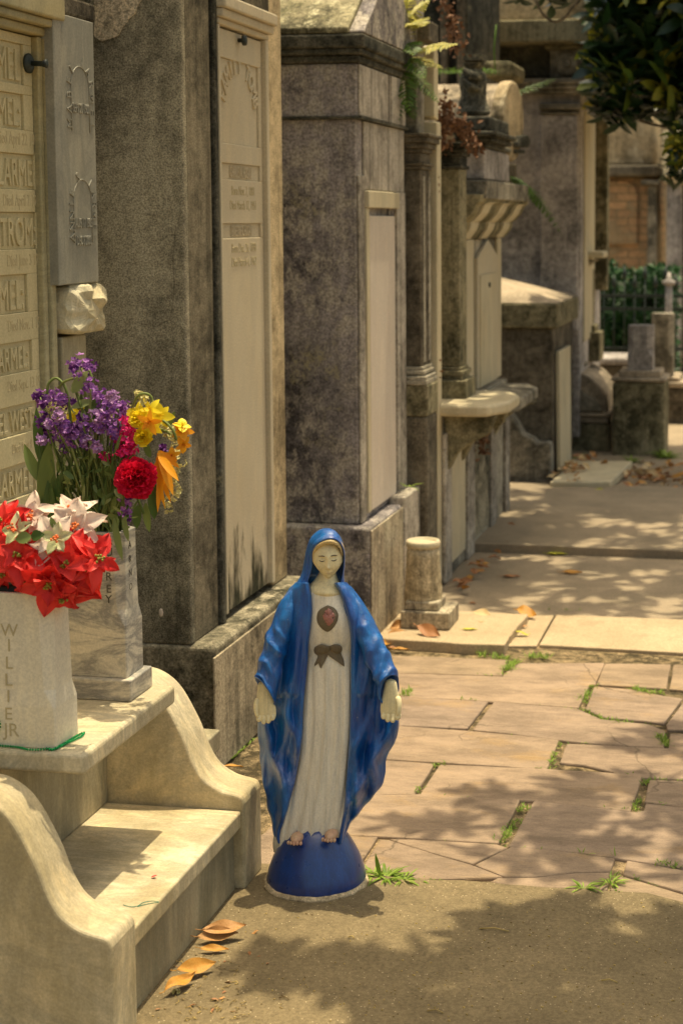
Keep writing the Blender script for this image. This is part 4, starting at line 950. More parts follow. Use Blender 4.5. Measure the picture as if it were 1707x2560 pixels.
# dress
TD = smooth_tab([(1361, 704, 790), (1374, 702, 796), (1400, 702, 806), (1440, 698, 815), (1480, 692, 819), (1510, 696, 816), (1560, 690, 820), (1620, 682, 820), (1700, 675, 818), (1760, 668, 813), (1820, 655, 809), (1870, 642, 804), (1905, 632, 795), (1925, 626, 789), (1940, 628, 785)])
rings = []
for (y, a, b) in TD:
    z = sz(y); cx = (a+b)/2; r = []; hwid = (b-a)/2
    fd = .043+.012*exp(-((y-1425)/45)**2)-.006*exp(-((y-1500)/22)**2)+.002*min(1, max(0, (y-1520)/200))
    n = 96
    for k in range(n):
        th = 2*pi*k/n; cxs = -cos(th); sn = sin(th)
        x = cx+hwid*cxs; d = -fd*(abs(sn)**.75) if sn > 0 else .035*abs(sn)
        amp = min(1, max(0, (y-1490)/110)); sway = (y-1500)*.10*max(0, (y-1650)/280)
        xs = x+sway*.9
        f = (sin(xs*.27)*.0030+sin(xs*.47+1)*.0019+sin(xs*.12+.5)*.0022)*amp
        if y < 1490: f += .0012*sin(x*.33)*min(1, max(0, (y-1430)/50))
        if y > 1860: f += .002*sin(xs*.21)*min(1, (y-1860)/60)
        hem = 0
        if y > 1900: hem = (y-1900)/38*(.003*sin(x*.07+1)+.001)
        p = S3(x, y, d-(f if sn > 0 else 0)); p.z += -hem*.6+((x-cx)*.00018*(y-1900)/38 if y > 1900 else 0); r.append(tuple(p))
    rings.append(r)
m = MB(); m.loft(rings[::-1]); m.build('dress', M_dress, stt)
# feet
for fx, fy, rx in ((679, 1934, .0165), (757, 1927, .0155)):
    q = S3(fx, fy-6, -.058 if fx > 700 else -.064); m = MB(); m.ball((q.x, q.y+.012, q.z-.001), (rx*.85, .024, .0105), 14, 10)
    for k in range(5): m.ball((q.x-rx*.8+k*rx*.4, q.y-.012+abs(k-2)*.002, q.z-.005), (.0035, .006, .004), 7, 5)
    m.build('foot', M_pink, stt)
# arms under the mantle: sleeves with ring wrinkles, open cuffs
def sleeve(pts, rads, side):
    P = []
    for (x, y, d) in pts: P.append((x, y, d))
    C = cr([(x, y, d, r) for (x, y, d), r in zip(pts, rads)], 64); rings = []
    for k, (x, y, d, r) in enumerate(C):
        a = C[min(k+1, 64)]; b = C[max(k-1, 0)]
        t = (S3(a[0], a[1], a[2])-S3(b[0], b[1], b[2])).normalized()
        u = t.cross(Vector((0, 1, 0))).normalized(); v = u.cross(t)
        c = S3(x, y, d); ring = []; tt = k/64
        for i in range(36):
            th = 2*pi*i/36; ring_a = min(1, max(0, (tt-.25)/.2))
            wr = .0085*(.55-abs(sin(tt*17+1.1*cos(th)*(1 if side else -1)+2.2*hsh(cos(th)*.8, sin(th)*.8, tt*2.2+side*3))))*ring_a*(.6-.4*sin(th))*(.6+.8*abs(hsh(tt*9, cos(th), side)))
            wr += hsh(cos(th)*1.3+side*5, sin(th)*1.3, tt*5)*.004
            R = r+wr
            q_ = max(0, (tt-.72)/.28); inn = cos(th)*(1 if side == 0 else -1)
            ring.append(c+u*cos(th)*R*.92+v*sin(th)*R+t*(q_*q_*(.022*inn+.016*sin(th))))
        rings.append(ring)
    # inner return of the cuff
    last = rings[-1]; cc = sum((Vector(p) for p in last), Vector())/36; t = (cc-sum((Vector(p) for p in rings[-3]), Vector())/36).normalized()
    rings.append([cc+(Vector(p)-cc)*.86+t*.0005 for p in last]); rings.append([cc+(Vector(p)-cc)*.70-t*.03 for p in last]); rings.append([cc+(Vector(p)-cc)*.2-t*.035 for p in last])
    m = MB(); m.loft(rings); return m
sleeve([(686, 1356, -.010), (664, 1400, -.022), (646, 1450, -.034), (629, 1500, -.046), (616, 1550, -.060), (608, 1588, -.072)], [.016, .025, .028, .028, .0275, .0285], 0).build('sleeve', M_blue, stt)
sleeve([(790, 1356, -.010), (815, 1400, -.022), (838, 1450, -.034), (862, 1500, -.046), (883, 1550, -.060), (893, 1584, -.070)], [.016, .024, .028, .029, .028, .0265], 1).build('sleeve', M_blue, stt)
# hands: palm towards the viewer, fingers down and a little curled
def hand(wx, wy, side, tilt, d0):
    m = MB(); W = S3(wx, wy, d0)
    dn = Vector((sin(tilt), -.10, -cos(tilt))).normalized(); sd_ = Vector((cos(tilt), 0, sin(tilt))).normalized(); fr_ = dn.cross(sd_).normalized()
    if fr_.y > 0: fr_ = -fr_
    rings = []
    for t, hw, hd, off in ((-.028, .012, .010, 0), (-.01, .0135, .010, 0), (.006, .0175, .0095, 0), (.022, .0215, .0095, .0), (.036, .0225, .0085, 0), (.046, .0215, .0075, 0), (.052, .018, .0055, 0)):
        c = W+dn*t; ring = []
        for i in range(20):
            th = 2*pi*i/20; ring.append(c+sd_*cos(th)*hw+fr_*sin(th)*hd*(1 if sin(th) < 0 else .75))
        rings.append(ring)
    m.loft(rings)
    for k, (o_, L, r) in enumerate(((-.0150, .012, .0074), (-.0050, .018, .0076), (.0050, .017, .0074), (.0142, .011, .0066))):
        o_ *= side
        p = W+dn*.042+sd_*o_; pts = [p, p+dn*L*.4+fr_*.001, p+dn*L*.75+fr_*.004+sd_*o_*.02, p+dn*L+fr_*.009]
        m.tube(pts, [r*1.05, r, r*.9, r*.45], 10)
    p = W+dn*.006-sd_*side*.013; m.tube([p, p+dn*.014-sd_*side*.0055+fr_*.004, p+dn*.030-sd_*side*.0055+fr_*.007, p+dn*.041-sd_*side*.003+fr_*.008], [.0075, .0068, .0055, .003], 10)
    return m
hand(607, 1594, 1, .12, -.070).build('hand', M_skin, stt, sub=1)
hand(897, 1590, -1, .02, -.070).build('hand', M_skin, stt, sub=1)
# head
HC = S3(753, 1280, -.012)
yaw, pit, rol = radians(16), radians(8), radians(-2)
HM = Matrix.Translation(HC) @ Matrix.Rotation(rol, 4, 'Y') @ Matrix.Rotation(yaw, 4, 'Z') @ Matrix.Rotation(pit, 4, 'X')
def gsn(x, z, cx, cz, sx_, sz_): return exp(-((x-cx)/sx_)**2-((z-cz)/sz_)**2)
def face(x, z):
    """depth of the face in front of the head centre (metres), local x right, z up"""
    hw = .0315*(1-.0*z)
    hz = .044
    q = (x/(.0315 if z > -.008 else .0315-.0145*min(1, (-.008-z)/.036)))**2+(z/hz)**2
    b = .037*sqrt(max(0, 1-q)) if q < 1 else 0
    if q >= 1: return 0
    b += .0085*gsn(x, z, 0, -.0085, .0042, .0055)+.0042*gsn(x, z, 0, .004, .0032, .012)+.002*gsn(x, z, 0, .013, .006, .006)
    b -= .0042*(gsn(x, z, -.0125, .0085, .0075, .0042)+gsn(x, z, .0125, .0085, .0075, .0042))
    b += .0030*(gsn(x, z, -.0125, .0072, .0055, .0030)+gsn(x, z, .0125, .0072, .0055, .0030))
    b += .0014*(gsn(x, z, -.0130, .0150, .0085, .0024)+gsn(x, z, .0130, .0150, .0085, .0024))
    b += .0036*gsn(x, z, 0, -.0205, .0075, .0017)+.0036*gsn(x, z, 0, -.0248, .0062, .0019)-.0020*gsn(x, z, 0, -.0226, .0085, .0009)-.002*gsn(x, z, 0, -.029, .006, .002)
    b += .0038*gsn(x, z, 0, -.035, .0075, .0055)+.0022*(gsn(x, z, -.017, -.012, .008, .009)+gsn(x, z, .017, -.012, .008, .009))
    return b
m = MB(); NU, NV = 72, 90; rings = []
for j in range(NV+1):
    z = .044*cos(pi*j/NV)*.999; ring = []
    wz = (.0315 if z > -.008 else .0315-.0145*min(1, (-.008-z)/.036))*sqrt(max(0, 1-(z/.044)**2))
    for i in range(NU):
        th = 2*pi*i/NU; x = wz*cos(th)
        if sin(th) < 0:
            y = -face(x*.999, z)*1.0 if abs(cos(th)) < .999 else 0
        else: y = wz*1.15*sin(th)
        ring.append(HM @ Vector((x, y, z)))
    rings.append(ring)
m.loft(rings[::-1]); hd = m.build('head', M_skin, stt)
def on_face(x, z, o=.0006): return HM @ Vector((x, -face(x, z)-o, z))
m = MB()
for s_ in (-1, 1):
    m.tube([on_face(s_*(.0060+.0022*k), .0148+.0016*sin(pi*k/6)-.0004*k*(1 if s_ > 0 else 1), .0004) for k in range(7)], [.0004, .0009, .0011, .0011, .001, .0008, .0003], 6)
m.build('eyebrow', M_ink, hd)
m = MB()
for s_ in (-1, 1):
    m.tube([on_face(s_*(.0068+.0019*k), .0058-.0018*sin(pi*k/6)-.0001*k, .0003) for k in range(7)], [.0003, .0008, .001, .001, .0009, .0007, .0003], 6)
m.build('eyelid_line', M_ink, hd)
m = MB(); m.tube([on_face(-.0075+.0025*k, -.0227-.0006*sin(pi*k/6), .0002) for k in range(7)], [.0002, .0005, .0006, .0005, .0006, .0005, .0002], 6); m.build('lip_line', M_pink, hd)
# neck and bare chest
TN = smooth_tab([(1300, 737, 768, .018), (1318, 731, 772, .020), (1332, 721, 777, .024), (1345, 709, 785, .031), (1356, 704, 791, .040), (1364, 706, 791, .0445), (1372, 712, 788, .041)])
rings = []
for (y, a, b, d) in TN:
    cx = (a+b)/2; hw = (b-a)/2; dz = SYc-.004
    rings.append([tuple(S3(cx-hw*cos(2*pi*k/40), y, -.004-(d if sin(2*pi*k/40) > 0 else .026)*sin(2*pi*k/40))) for k in range(40)])
m = MB(); m.loft(rings[::-1]); m.build('neck', M_skin, stt)
# hair band framing the face
def arcpts(lst, off=0): return cr([(x, y, d) for x, y, d in lst], 48)
inner = arcpts([(722, 1290, -.030), (723, 1272, -.038), (731, 1259, -.046), (746, 1251, -.052), (760, 1249.5, -.052), (772, 1253, -.046), (781, 1262, -.034), (785, 1278, -.022)])
outer = arcpts([(717, 1292, -.014), (717, 1270, -.024), (726, 1253, -.036), (743, 1242, -.044), (760, 1238, -.045), (775, 1243, -.038), (785, 1256, -.026), (789, 1276, -.014)])
m = MB(); rr_ = []
for (a, b) in zip(inner, outer):
    wv = .0012*sin(a[0]*.9)
    A = S3(a[0], a[1]+wv*900, a[2]+.004); B = S3(b[0], b[1], b[2])
    M_ = (A+B)/2+Vector((0, -.006, .003)); rr_.append([A+Vector((0, .012, 0)), A, A.lerp(M_, .5)+Vector((0, -.002, 0)), M_, B, B+Vector((0, .014, 0))])
m.loft(rr_, closed=False, cap=False); m.build('hair', M_band, hd)
# veil: rim, fold, crown, back
L = [(703, 1344, -.030), (712, 1318, -.026), (717, 1295, -.024), (717, 1270, -.030), (726, 1252, -.042), (743, 1241, -.050), (760, 1237, -.051), (775, 1242, -.044), (786, 1256, -.032), (790, 1276, -.022), (789, 1300, -.020), (786, 1322, -.022), (781, 1346, -.028)]
O = [(676, 1345, -.004), (691, 1320, .000), (697, 1293, .000), (703, 1262, .000), (713, 1234, .002), (732, 1216, .004), (752, 1212, .004), (770, 1219, .004), (783, 1238, .002), (790, 1262, .000), (791, 1295, .000), (789, 1322, .000), (793, 1346, -.004)]
B_ = [(690, 1345, .044), (705, 1320, .036), (712, 1295, .034), (716, 1270, .034), (724, 1250, .030), (737, 1234, .026), (752, 1228, .024), (766, 1234, .026), (776, 1250, .030), (780, 1270, .034), (782, 1295, .034), (784, 1322, .036), (785, 1346, .044)]
D_ = [(735, 1345, .058), (738, 1322, .050), (740, 1298, .048), (742, 1276, .046), (745, 1262, .042), (748, 1254, .038), (752, 1251, .036), (756, 1254, .038), (759, 1262, .042), (761, 1276, .046), (762, 1298, .048), (763, 1322, .050), (765, 1345, .058)]
rings = []
NR = 60
cL, cO, cB, cD = (cr(q, NR) for q in (L, O, B_, D_))
def mid(a, b, t, push): return tuple(p+(q-p)*t for p, q in zip(a, b))[:2]+((a[2]+(b[2]-a[2])*t)-push,)
rows_ = []
for k in range(NR+1):
    l, o_, b_, d_ = cL[k], cO[k], cB[k], cD[k]
    m1 = mid(l, o_, .30, .003); m2 = mid(l, o_, .36, -.0025); m3 = mid(l, o_, .46, .004); m4 = mid(l, o_, .78, .006)
    row = [(l[0], l[1], l[2]+.008), l, m1, m2, m3, m4, o_, mid(o_, b_, .5, -.006), b_, d_]
    f = .0012*sin(k*.9)
    rows_.append([S3(x, y, d+f*(i > 4)) for i, (x, y, d) in enumerate(row)])
m = MB(); m.loft(rows_, closed=False, cap=False); m.build('veil', M_blue, stt, solid=.003, sub=1)
# painted heart emblem and bow on the dress
def dress_front(x, y): 
    a, b = interp(TD, y)[:2]; cx = (a+b)/2; hw = (b-a)/2; fd = .043+.012*exp(-((y-1425)/45)**2)-.006*exp(-((y-1500)/22)**2)+.002*min(1, max(0, (y-1520)/200))
    c = min(.999, abs((x-cx)/hw)); return -fd*(sqrt(1-c*c)**.75)
def patch(pts, d0, mat, name, lumps=.0, parent=stt, dome=.002):
    m = MB(); cx = sum(p[0] for p in pts)/len(pts); cy = sum(p[1] for p in pts)/len(pts)
    P = cr(pts+[pts[0]], len(pts)*5)[:-1]; rings = []
    for t, h in ((1, -.004), (1, .0004), (.94, .0010+dome*.3), (.7, .001+dome*.8), (.4, .001+dome), (.12, .001+dome)):
        rings.append([tuple(S3(cx+(x-cx)*t, cy+(y-cy)*t, dress_front(cx+(x-cx)*t, cy+(y-cy)*t)-h-d0-hsh(x*.3*t, y*.3*t, 5)*lumps)) for x, y in P])
    m.loft(rings); return m.build(name, mat, parent)
em = patch([(752, 1390), (767, 1396), (776, 1409), (775, 1424), (766, 1441), (753, 1451), (741, 1446), (730, 1433), (727, 1417), (733, 1401)], .001, M_brown, 'emblem_halo', .001)
patch([(754, 1396), (763, 1403), (769, 1416), (764, 1429), (755, 1438), (746, 1430), (741, 1416), (746, 1403)], .0028, M_heart, 'emblem_heart', .006, em, .003)
bw = patch([(757, 1484), (768, 1480), (781, 1482), (785, 1492), (783, 1500), (789, 1516), (790, 1531), (783, 1520), (775, 1507), (765, 1499), (757, 1498), (750, 1505), (742, 1517), (737, 1535), (732, 1526), (731, 1515), (724, 1529), (722, 1525), (729, 1508), (722, 1500), (721, 1490), (730, 1482), (745, 1482)], .0015, M_brown, 'bow', .001, stt, .001)
patch([(722, 1487), (736, 1480), (753, 1484), (758, 1491), (751, 1499), (736, 1503), (724, 1500)], .003, M_brown, 'bow_loop', .001, bw, .003)
patch([(758, 1484), (770, 1480), (783, 1484), (785, 1494), (777, 1501), (764, 1498), (758, 1491)], .003, M_brown, 'bow_loop', .001, bw, .003)

# ============================================================ vases on the slab
def vase(name, label, x1, y0, wd, z0, hbase, hsq, hoct, tp, mat, base_ext, dep=1.0):
    """square foot, square body, then an octagonal taper; x1 = right face, y0 = near face"""
    t = thing(name, label, 'vase', (x1-wd/2, y0+wd/2*dep, z0)); cx, cy = x1-wd/2, y0+wd/2*dep
    if base_ext: MB().box(x1-wd-base_ext, x1+base_ext, y0-base_ext, y0+wd*dep+base_ext, z0+.0005, z0+hbase).build('foot_block', mat, t, bevel=.003)
    zb = z0+(hbase if base_ext else .0005)
    rings = []
    for z, hw, ch in ((0, wd/2, .002), (hsq, wd/2, .003), (hsq+.03, wd/2*.955, wd/2*.24), (hoct*.8, wd/2*tp, wd/2*.30), (hoct, wd/2*tp, wd/2*.30), (hoct, wd/2*tp-.014, wd/2*.26), (hoct-.03, wd/2*tp-.016, wd/2*.25)):
        r = []
        for sx_, sy_ in ((-1, -1), (1, -1), (1, 1), (-1, 1)):
            a = (hw*sx_, (hw-ch)*sy_); b = ((hw-ch)*sx_, hw*sy_)
            for p in ([a, b] if sx_*sy_ > 0 else [b, a]): r.append((cx+p[0], cy+p[1]*dep, zb+z))
        rings.append(r)
    body = MB().loft(rings, smooth=False).build('vase_body', mat, t, bevel=.0025)
    return t, body, cx, cy, zb
fp = G(125, 1722, TZ)
v1, vb1, v1x, v1y, v1z = vase('marble_vase', 'cream marble vase lettered vertically down its face, leftmost, green beads at its foot', fp.x+.003, fp.y, .150, TZ, 0, .075, .279, .93, M_vase1, 0, .62)
fp2 = G(300, 1613, TZ); wb = .152
v2, vb2, v2x, v2y, v2z = vase('marble_vase', 'grey veined marble vase on square foot holding the mixed bouquet', fp2.x-.012, fp2.y+.012, .128, TZ, .043, .105, .288, .93, M_vase2, .013, .66)
tx = MB(); yf1 = v1y-.150/2*.955*.62
for c_, dy_ in zip('WILLIE', (1449, 1484, 1524, 1562, 1600, 1640)):
    p = AY(21, dy_+12, yf1); ff = (p.z-v1z)/.279; yy = v1y-.075*.62*(1 if ff < .42 else (.958-.025*min(1, max(0, (ff-.38)/.4))))
    text_on_y(tx, c_, yy-.0004, p.x, p.z, .032, .0004)
p = AY(28, 1690, yf1); text_on_y(tx, 'JR', v1y-.0471, p.x, p.z, .034, .0004)
tx.build('carved_lettering', M_groove1, vb1)
tx = MB()
for c_, dy_ in zip('AUDREY', (1248, 1274, 1300, 1330, 1358, 1382)):
    p = AY(250, dy_+3, v2y-.04); ff = (p.z-v2z)/.288; hw = .66*.064*(.955-.025*min(1, max(0, (ff-.55)/.25)))
    text_on_y(tx, c_, v2y-hw-.0004, p.x, p.z, .023, .0004)
tx.build('carved_lettering', M_groove, vb2)
tx = MB()
for i, c_ in enumerate('ARNOULD'):
    z = v2z+.28-.028*(i+1); text_on_x(tx, c_, v2x+.064*.935+.0004, v2y-.005, z, .020, .0004)
tx.build('carved_lettering', M_groove, vb2)
# string of green beads
M_bead = simple('green_metallic_bead', (.005, .26, .07), (.01, .36, .10), .22, .6); M_bead.node_tree.nodes['Principled BSDF'].inputs['Metallic'].default_value = .6
m = MB(); cpx = [(-70, 1800, 1), (0, 1936, 1), (28, 1980, 0), (60, 2028, 0), (110, 2072, 0), (160, 2100, 0), (215, 2114, 0), (300, 2116, 0), (380, 2108, 0), (460, 2088, 0), (540, 2058, 0), (610, 2026, 0), (648, 2002, 0), (640, 1987, 0), (600, 1980, 0), (560, 1981, 0), (522, 1982, 0)]
pts = []
for x, y, q in cpx:
    dx_, dy_ = x*.3189/K, (1200+y*.3189)/K
    if q: p = AY(dx_, dy_, v1y-.052)
    else: p = G(dx_, dy_, TZ+.003)
    if p.y > v1y-.052 and p.x < v1x+.078: p.y = v1y-.052
    pts.append((p.x, p.y, max(p.z, TZ+.0028)))
C = cr(pts, 600); last = None; cnt = 0
for p in C:
    p = Vector(p)
    if last is None or (p-last).length > .0046: m.ball(p, .0023, 6, 4); last = p; cnt += 1
tag(m.build('bead_necklace', M_bead), 'string of small green metallic beads looped round the cream vase foot', 'beads')
# green thread and a red scrap on the tread
m = MB(); P = []
for x, y in [(690, 1262), (730, 1272), (770, 1268), (800, 1250), (850, 1240), (890, 1246), (850, 1252), (800, 1262), (770, 1272)]:
    s = c7 = (x*.4464/K, (1700+y*.4464)/K); q = G(s[0], s[1], .1735); P.append(tuple(q))
m.tube(cr(P, 60), .0007, 5); tag(m.build('thread', simple('green_thread', (.04, .2, .13))), 'thin green thread lying on the sunlit marble tread', 'thread')
q = G(846*.4464/K, (1700+1108*.4464)/K, .1735); m = MB().leaf((q.x, q.y, .174), (1, .2, .1), (0, 0, 1), .012, .008, -.2)
tag(m.build('petal', simple('red_petal', (.5, .02, .03))), 'tiny red petal on the marble tread', 'petal')

# ============================================================ flowers
M_stem = simple('flower_stem', (.10, .15, .035), (.26, .30, .09), .55, .3, 12, 0, True, .15)
M_fleaf = simple('flower_leaf', (.05, .11, .025), (.19, .25, .07), .5, .35, 9, 0, True, .25)
M_fleaf2 = simple('flower_leaf_pale', (.20, .27, .09), (.34, .38, .16), .5, .35, 9, 0, True, .3)
M_purple = simple('purple_petal', (.17, .04, .30), (.48, .22, .56), .6, .3, 30, 0, True, .25)
M_lilac = simple('lilac_petal', (.34, .16, .42), (.56, .36, .58), .6, .3, 30, 0, True, .25)
M_dpurple = simple('deep_purple_petal', (.08, .012, .16), (.20, .05, .26), .6, .3, 30, 0, True, .25)
M_magenta = simple('magenta_petal', (.72, .008, .14), (.88, .05, .28), .55, .3, 30, 0, True, .25)
M_carn = simple('red_carnation_petal', (.66, .006, .035), (.90, .02, .08), .55, .3, 20, 0, True, .3)
M_yel = simple('yellow_petal', (.86, .62, .01), (.94, .80, .04), .5, .3, 30, 0, True, .3)
M_oran = simple('orange_petal', (.80, .27, .01), (.84, .42, .02), .5, .3, 30, 0, True, .3)
M_bud = simple('pale_yellow_bud', (.52, .48, .17), (.66, .58, .30), .6, .3, 30, 0, True, .25)
M_pred = simple('red_bract', (.58, .010, .010), (.88, .06, .05), .50, .35, 14, .1, True, .28)
M_pwhite = simple('white_bract', (.72, .56, .46), (.80, .66, .55), .55, .3, 14, .1, True, .2)
M_pcream = simple('cream_green_bract', (.52, .56, .28), (.64, .60, .36), .55, .3, 14, 0, True, .2)
M_berry = simple('orange_berry', (.70, .10, .02), (.78, .22, .04), .4, .5)
M_berry2 = simple('olive_berry', (.16, .15, .02), (.34, .28, .04), .5, .4)
YB = v2y-.01
def F(x, y, d=0): return AY(x, y, YB+d)
bq = thing('flower_bouquet', 'wilting mixed bouquet of purple, red, yellow and orange flowers in the grey veined vase', 'bouquet', (v2x, v2y, v2z+.25))
mouth = Vector((v2x, v2y, v2z+.235))
rnd = random.Random(3)
def stem_to(m, P, r=.0022, arch=.0, lean=0):
    P = Vector(P); top = mouth+Vector((rnd.uniform(-.035, .035), rnd.uniform(-.035, .035), .05))
    mid_ = top.lerp(P, .55)+Vector((lean, 0, arch)); m.tube(cr([tuple(mouth+Vector((rnd.uniform(-.03, .03), rnd.uniform(-.03, .03), -.06))), tuple(top), tuple(mid_), tuple(P)], 18), r, 6)
stm = MB()
def cluster(c, R, n, L, m, mi=0, squash=1.0, seed=0):
    r_ = random.Random(seed)
    for i in range(n):
        d = Vector((r_.gauss(0, 1), r_.gauss(0, 1), r_.gauss(0, 1))).normalized(); rad = R*r_.uniform(.35, 1)
        p = Vector(c)+Vector((d.x*rad, d.y*rad, d.z*rad*squash))
        # small floret of 4 petals
        ax = (d+Vector((r_.uniform(-.5, .5), r_.uniform(-.5, .5), r_.uniform(-.3, .6)))).normalized(); u = ax.orthogonal().normalized(); a0 = r_.uniform(0, 6)
        for k in range(4):
            q = Matrix.Rotation(a0+k*pi/2, 3, ax) @ u
            m.leaf(p, q+ax*.35, ax, L*r_.uniform(.8, 1.2), L*.85, -.2, .2, mi, 2)
# purple stock heads (photo places, px)
pur = [(187, 845, .026, 0), (172, 838, .014, 1), (205, 838, .014, 1), (208, 890, .020, 0), (120, 915, .019, 2), (92, 912, .014, 1), (100, 930, .012, 1), (155, 925, .016, 1), (185, 880, .010, 1), (228, 915, .018, 0), (245, 930, .018, 0), (272, 940, .016, 0),
 (100, 962, .015, 1), (125, 975, .017, 0), (148, 970, .016, 0), (107, 995, .013, 1), (140, 1000, .022, 0), (165, 1005, .018, 0), (190, 975, .018, 2), (235, 965, .018, 2), (258, 965, .016, 2), (262, 990, .016, 2), (225, 985, .014, 1), (152, 1025, .012, 2), (175, 985, .012, 1), (210, 1020, .010, 2), (265, 1030, .016, 2), (290, 1130, .012, 1), (288, 1165, .016, 0), (292, 1190, .010, 1), (246, 1185, .009, 1), (375, 1030, .006, 1), (190, 955, .012, 1), (280, 960, .012, 0)]
for i, (x, y, R, kd) in enumerate(pur):
    dd = rnd.uniform(-.05, .05); c = F(x, y, dd); m = MB(); n = int(9+R*850)
    cluster(c, R*1.02, int(n*1.1), .0074, m, 0, 1.1, i)
    m2 = MB().ball(c, R*.25, 6, 4)
    m.build('stock_flower', [M_purple, M_dpurple, M_purple][kd] if kd < 3 else M_purple, bq)
    if i < 26: stem_to(stm, c, .0018, rnd.uniform(.0, .02), rnd.uniform(-.01, .01))
for i in range(22):
    x = rnd.uniform(95, 300); y = rnd.uniform(905, 1045)
    m = MB(); cluster(F(x, y, rnd.uniform(-.06, -.01)), rnd.uniform(.008, .014), 16, .0075, m, 0, 1.1, 400+i); m.build('stock_flower', M_lilac if i % 2 else M_purple, bq)
# buds: pale yellow hanging heads
for i, (x, y, R) in enumerate([(118, 938, .014), (135, 950, .014), (102, 985, .008), (178, 950, .010), (335, 925, .014), (318, 905, .008), (327, 915, .010), (375, 975, .012), (390, 990, .012), (402, 1005, .012), (408, 1030, .013), (412, 1060, .014), (400, 1085, .012), (395, 1105, .016), (404, 1130, .013), (392, 1150, .014), (385, 1165, .010), (298, 940, .010), (155, 945, .010), (185, 1000, .008), (250, 955, .007)]):
    m = MB(); cluster(F(x, y, rnd.uniform(-.04, .03)), R, int(10+R*700), .0055, m, 0, 1.2, 90+i); m.build('pale_blossom', M_bud, bq)
# arching stalks
for P in ([(150, 1190), (165, 1050), (160, 940), (150, 890), (130, 868), (112, 880), (108, 905)], [(190, 1190), (200, 1080), (205, 960), (195, 900), (178, 870), (150, 875), (135, 890)], [(230, 1200), (262, 1060), (265, 960), (275, 935)],
          [(300, 1050), (300, 960), (312, 915), (330, 903), (348, 912), (348, 940)], [(335, 960), (372, 965), (395, 985), (405, 1010)], [(340, 1000), (360, 985), (380, 990), (398, 1000)], [(225, 1170), (212, 1060), (200, 980), (185, 930), (175, 900)], [(218, 1190), (218, 1040), (222, 985)],
          [(240, 1190), (235, 1090), (255, 1060), (278, 1075), (290, 1120), (300, 1160)], [(205, 850), (212, 880), (190, 900), (180, 940)], [(205, 1200), (190, 1120), (196, 1000), (200, 930)], [(330, 1180), (300, 1110), (270, 1090), (240, 1180)]):
    stm.tube(cr([tuple(F(x, y, -.02+.03*hsh(x*.1, y*.1, 0))) for x, y in P], 24), .0027, 6)
for i in range(80):
    x = rnd.uniform(115, 300); y = rnd.uniform(1000, 1130); stem_to(stm, F(x, y, rnd.uniform(-.05, .05)), rnd.uniform(.0014, .0026), rnd.uniform(-.02, .01), rnd.uniform(-.02, .02))
stm.build('stem', M_stem, bq)
# leaves
lf = MB(); lf2 = MB()
def lfd(m, a, b, w, bend=.15, d0=0, nrm=(0, -1, .3)):
    A = F(*a, d0); B = F(*b, d0-.01); v = B-A; m.leaf(A, v, nrm, v.length, w, bend, .35, 0, 6)
for a, b, w_, bd in [((100, 1190), (105, 940), .030, .08), ((105, 1190), (118, 1010), .040, -.05), ((98, 1110), (48, 1020), .024, .2), ((92, 1060), (90, 930), .022, -.1), ((130, 1190), (150, 1090), .022, .1), ((118, 1225), (150, 1190), .03, .1), ((282, 1110), (278, 1160), .016, .1),
                    ((318, 1160), (312, 1215), .020, .1), ((335, 1155), (340, 1225), .016, .15), ((355, 1110), (352, 1195), .024, .08), ((365, 1110), (358, 1175), .018, .1), ((255, 940), (185, 925), .030, .1), ((250, 960), (190, 945), .02, .2), ((390, 975), (400, 945), .012, .1), ((380, 970), (385, 950), .010, .1), ((345, 1050), (330, 1010), .014, .2), ((215, 1075), (180, 1100), .012, .2)]:
    lfd(lf, a, b, w_, bd)
for a, b, w_, bd in [((165, 900), (215, 850), .026, -.2), ((212, 920), (160, 935), .016, .15), ((262, 1190), (278, 1290), .015, .1), ((285, 1185), (292, 1245), .012, .15), ((190, 940), (195, 970), .012, .2)]:
    lfd(lf2, a, b, w_, bd, -.03)
for i in range(170):
    x = rnd.uniform(130, 305); y = rnd.uniform(1040, 1205); a = (x, y); b = (x+rnd.uniform(-22, 22), y+rnd.uniform(-60, 40))
    lfd(lf if i % 4 else lf2, a, b, rnd.uniform(.005, .013), rnd.uniform(-.3, .4), rnd.uniform(-.055, .05), (rnd.uniform(-1, 1), -1, rnd.uniform(-1, 1)))
for i in range(26):
    x = rnd.uniform(95, 140); y = rnd.uniform(1150, 1210); lfd(lf, (x, y), (x+rnd.uniform(-6, 16), y-rnd.uniform(40, 110)), rnd.uniform(.01, .018), rnd.uniform(-.2, .2), rnd.uniform(-.02, .06))
lf.build('leaf_bunch', M_fleaf, bq); lf2.build('pale_leaf_bunch', M_fleaf2, bq)
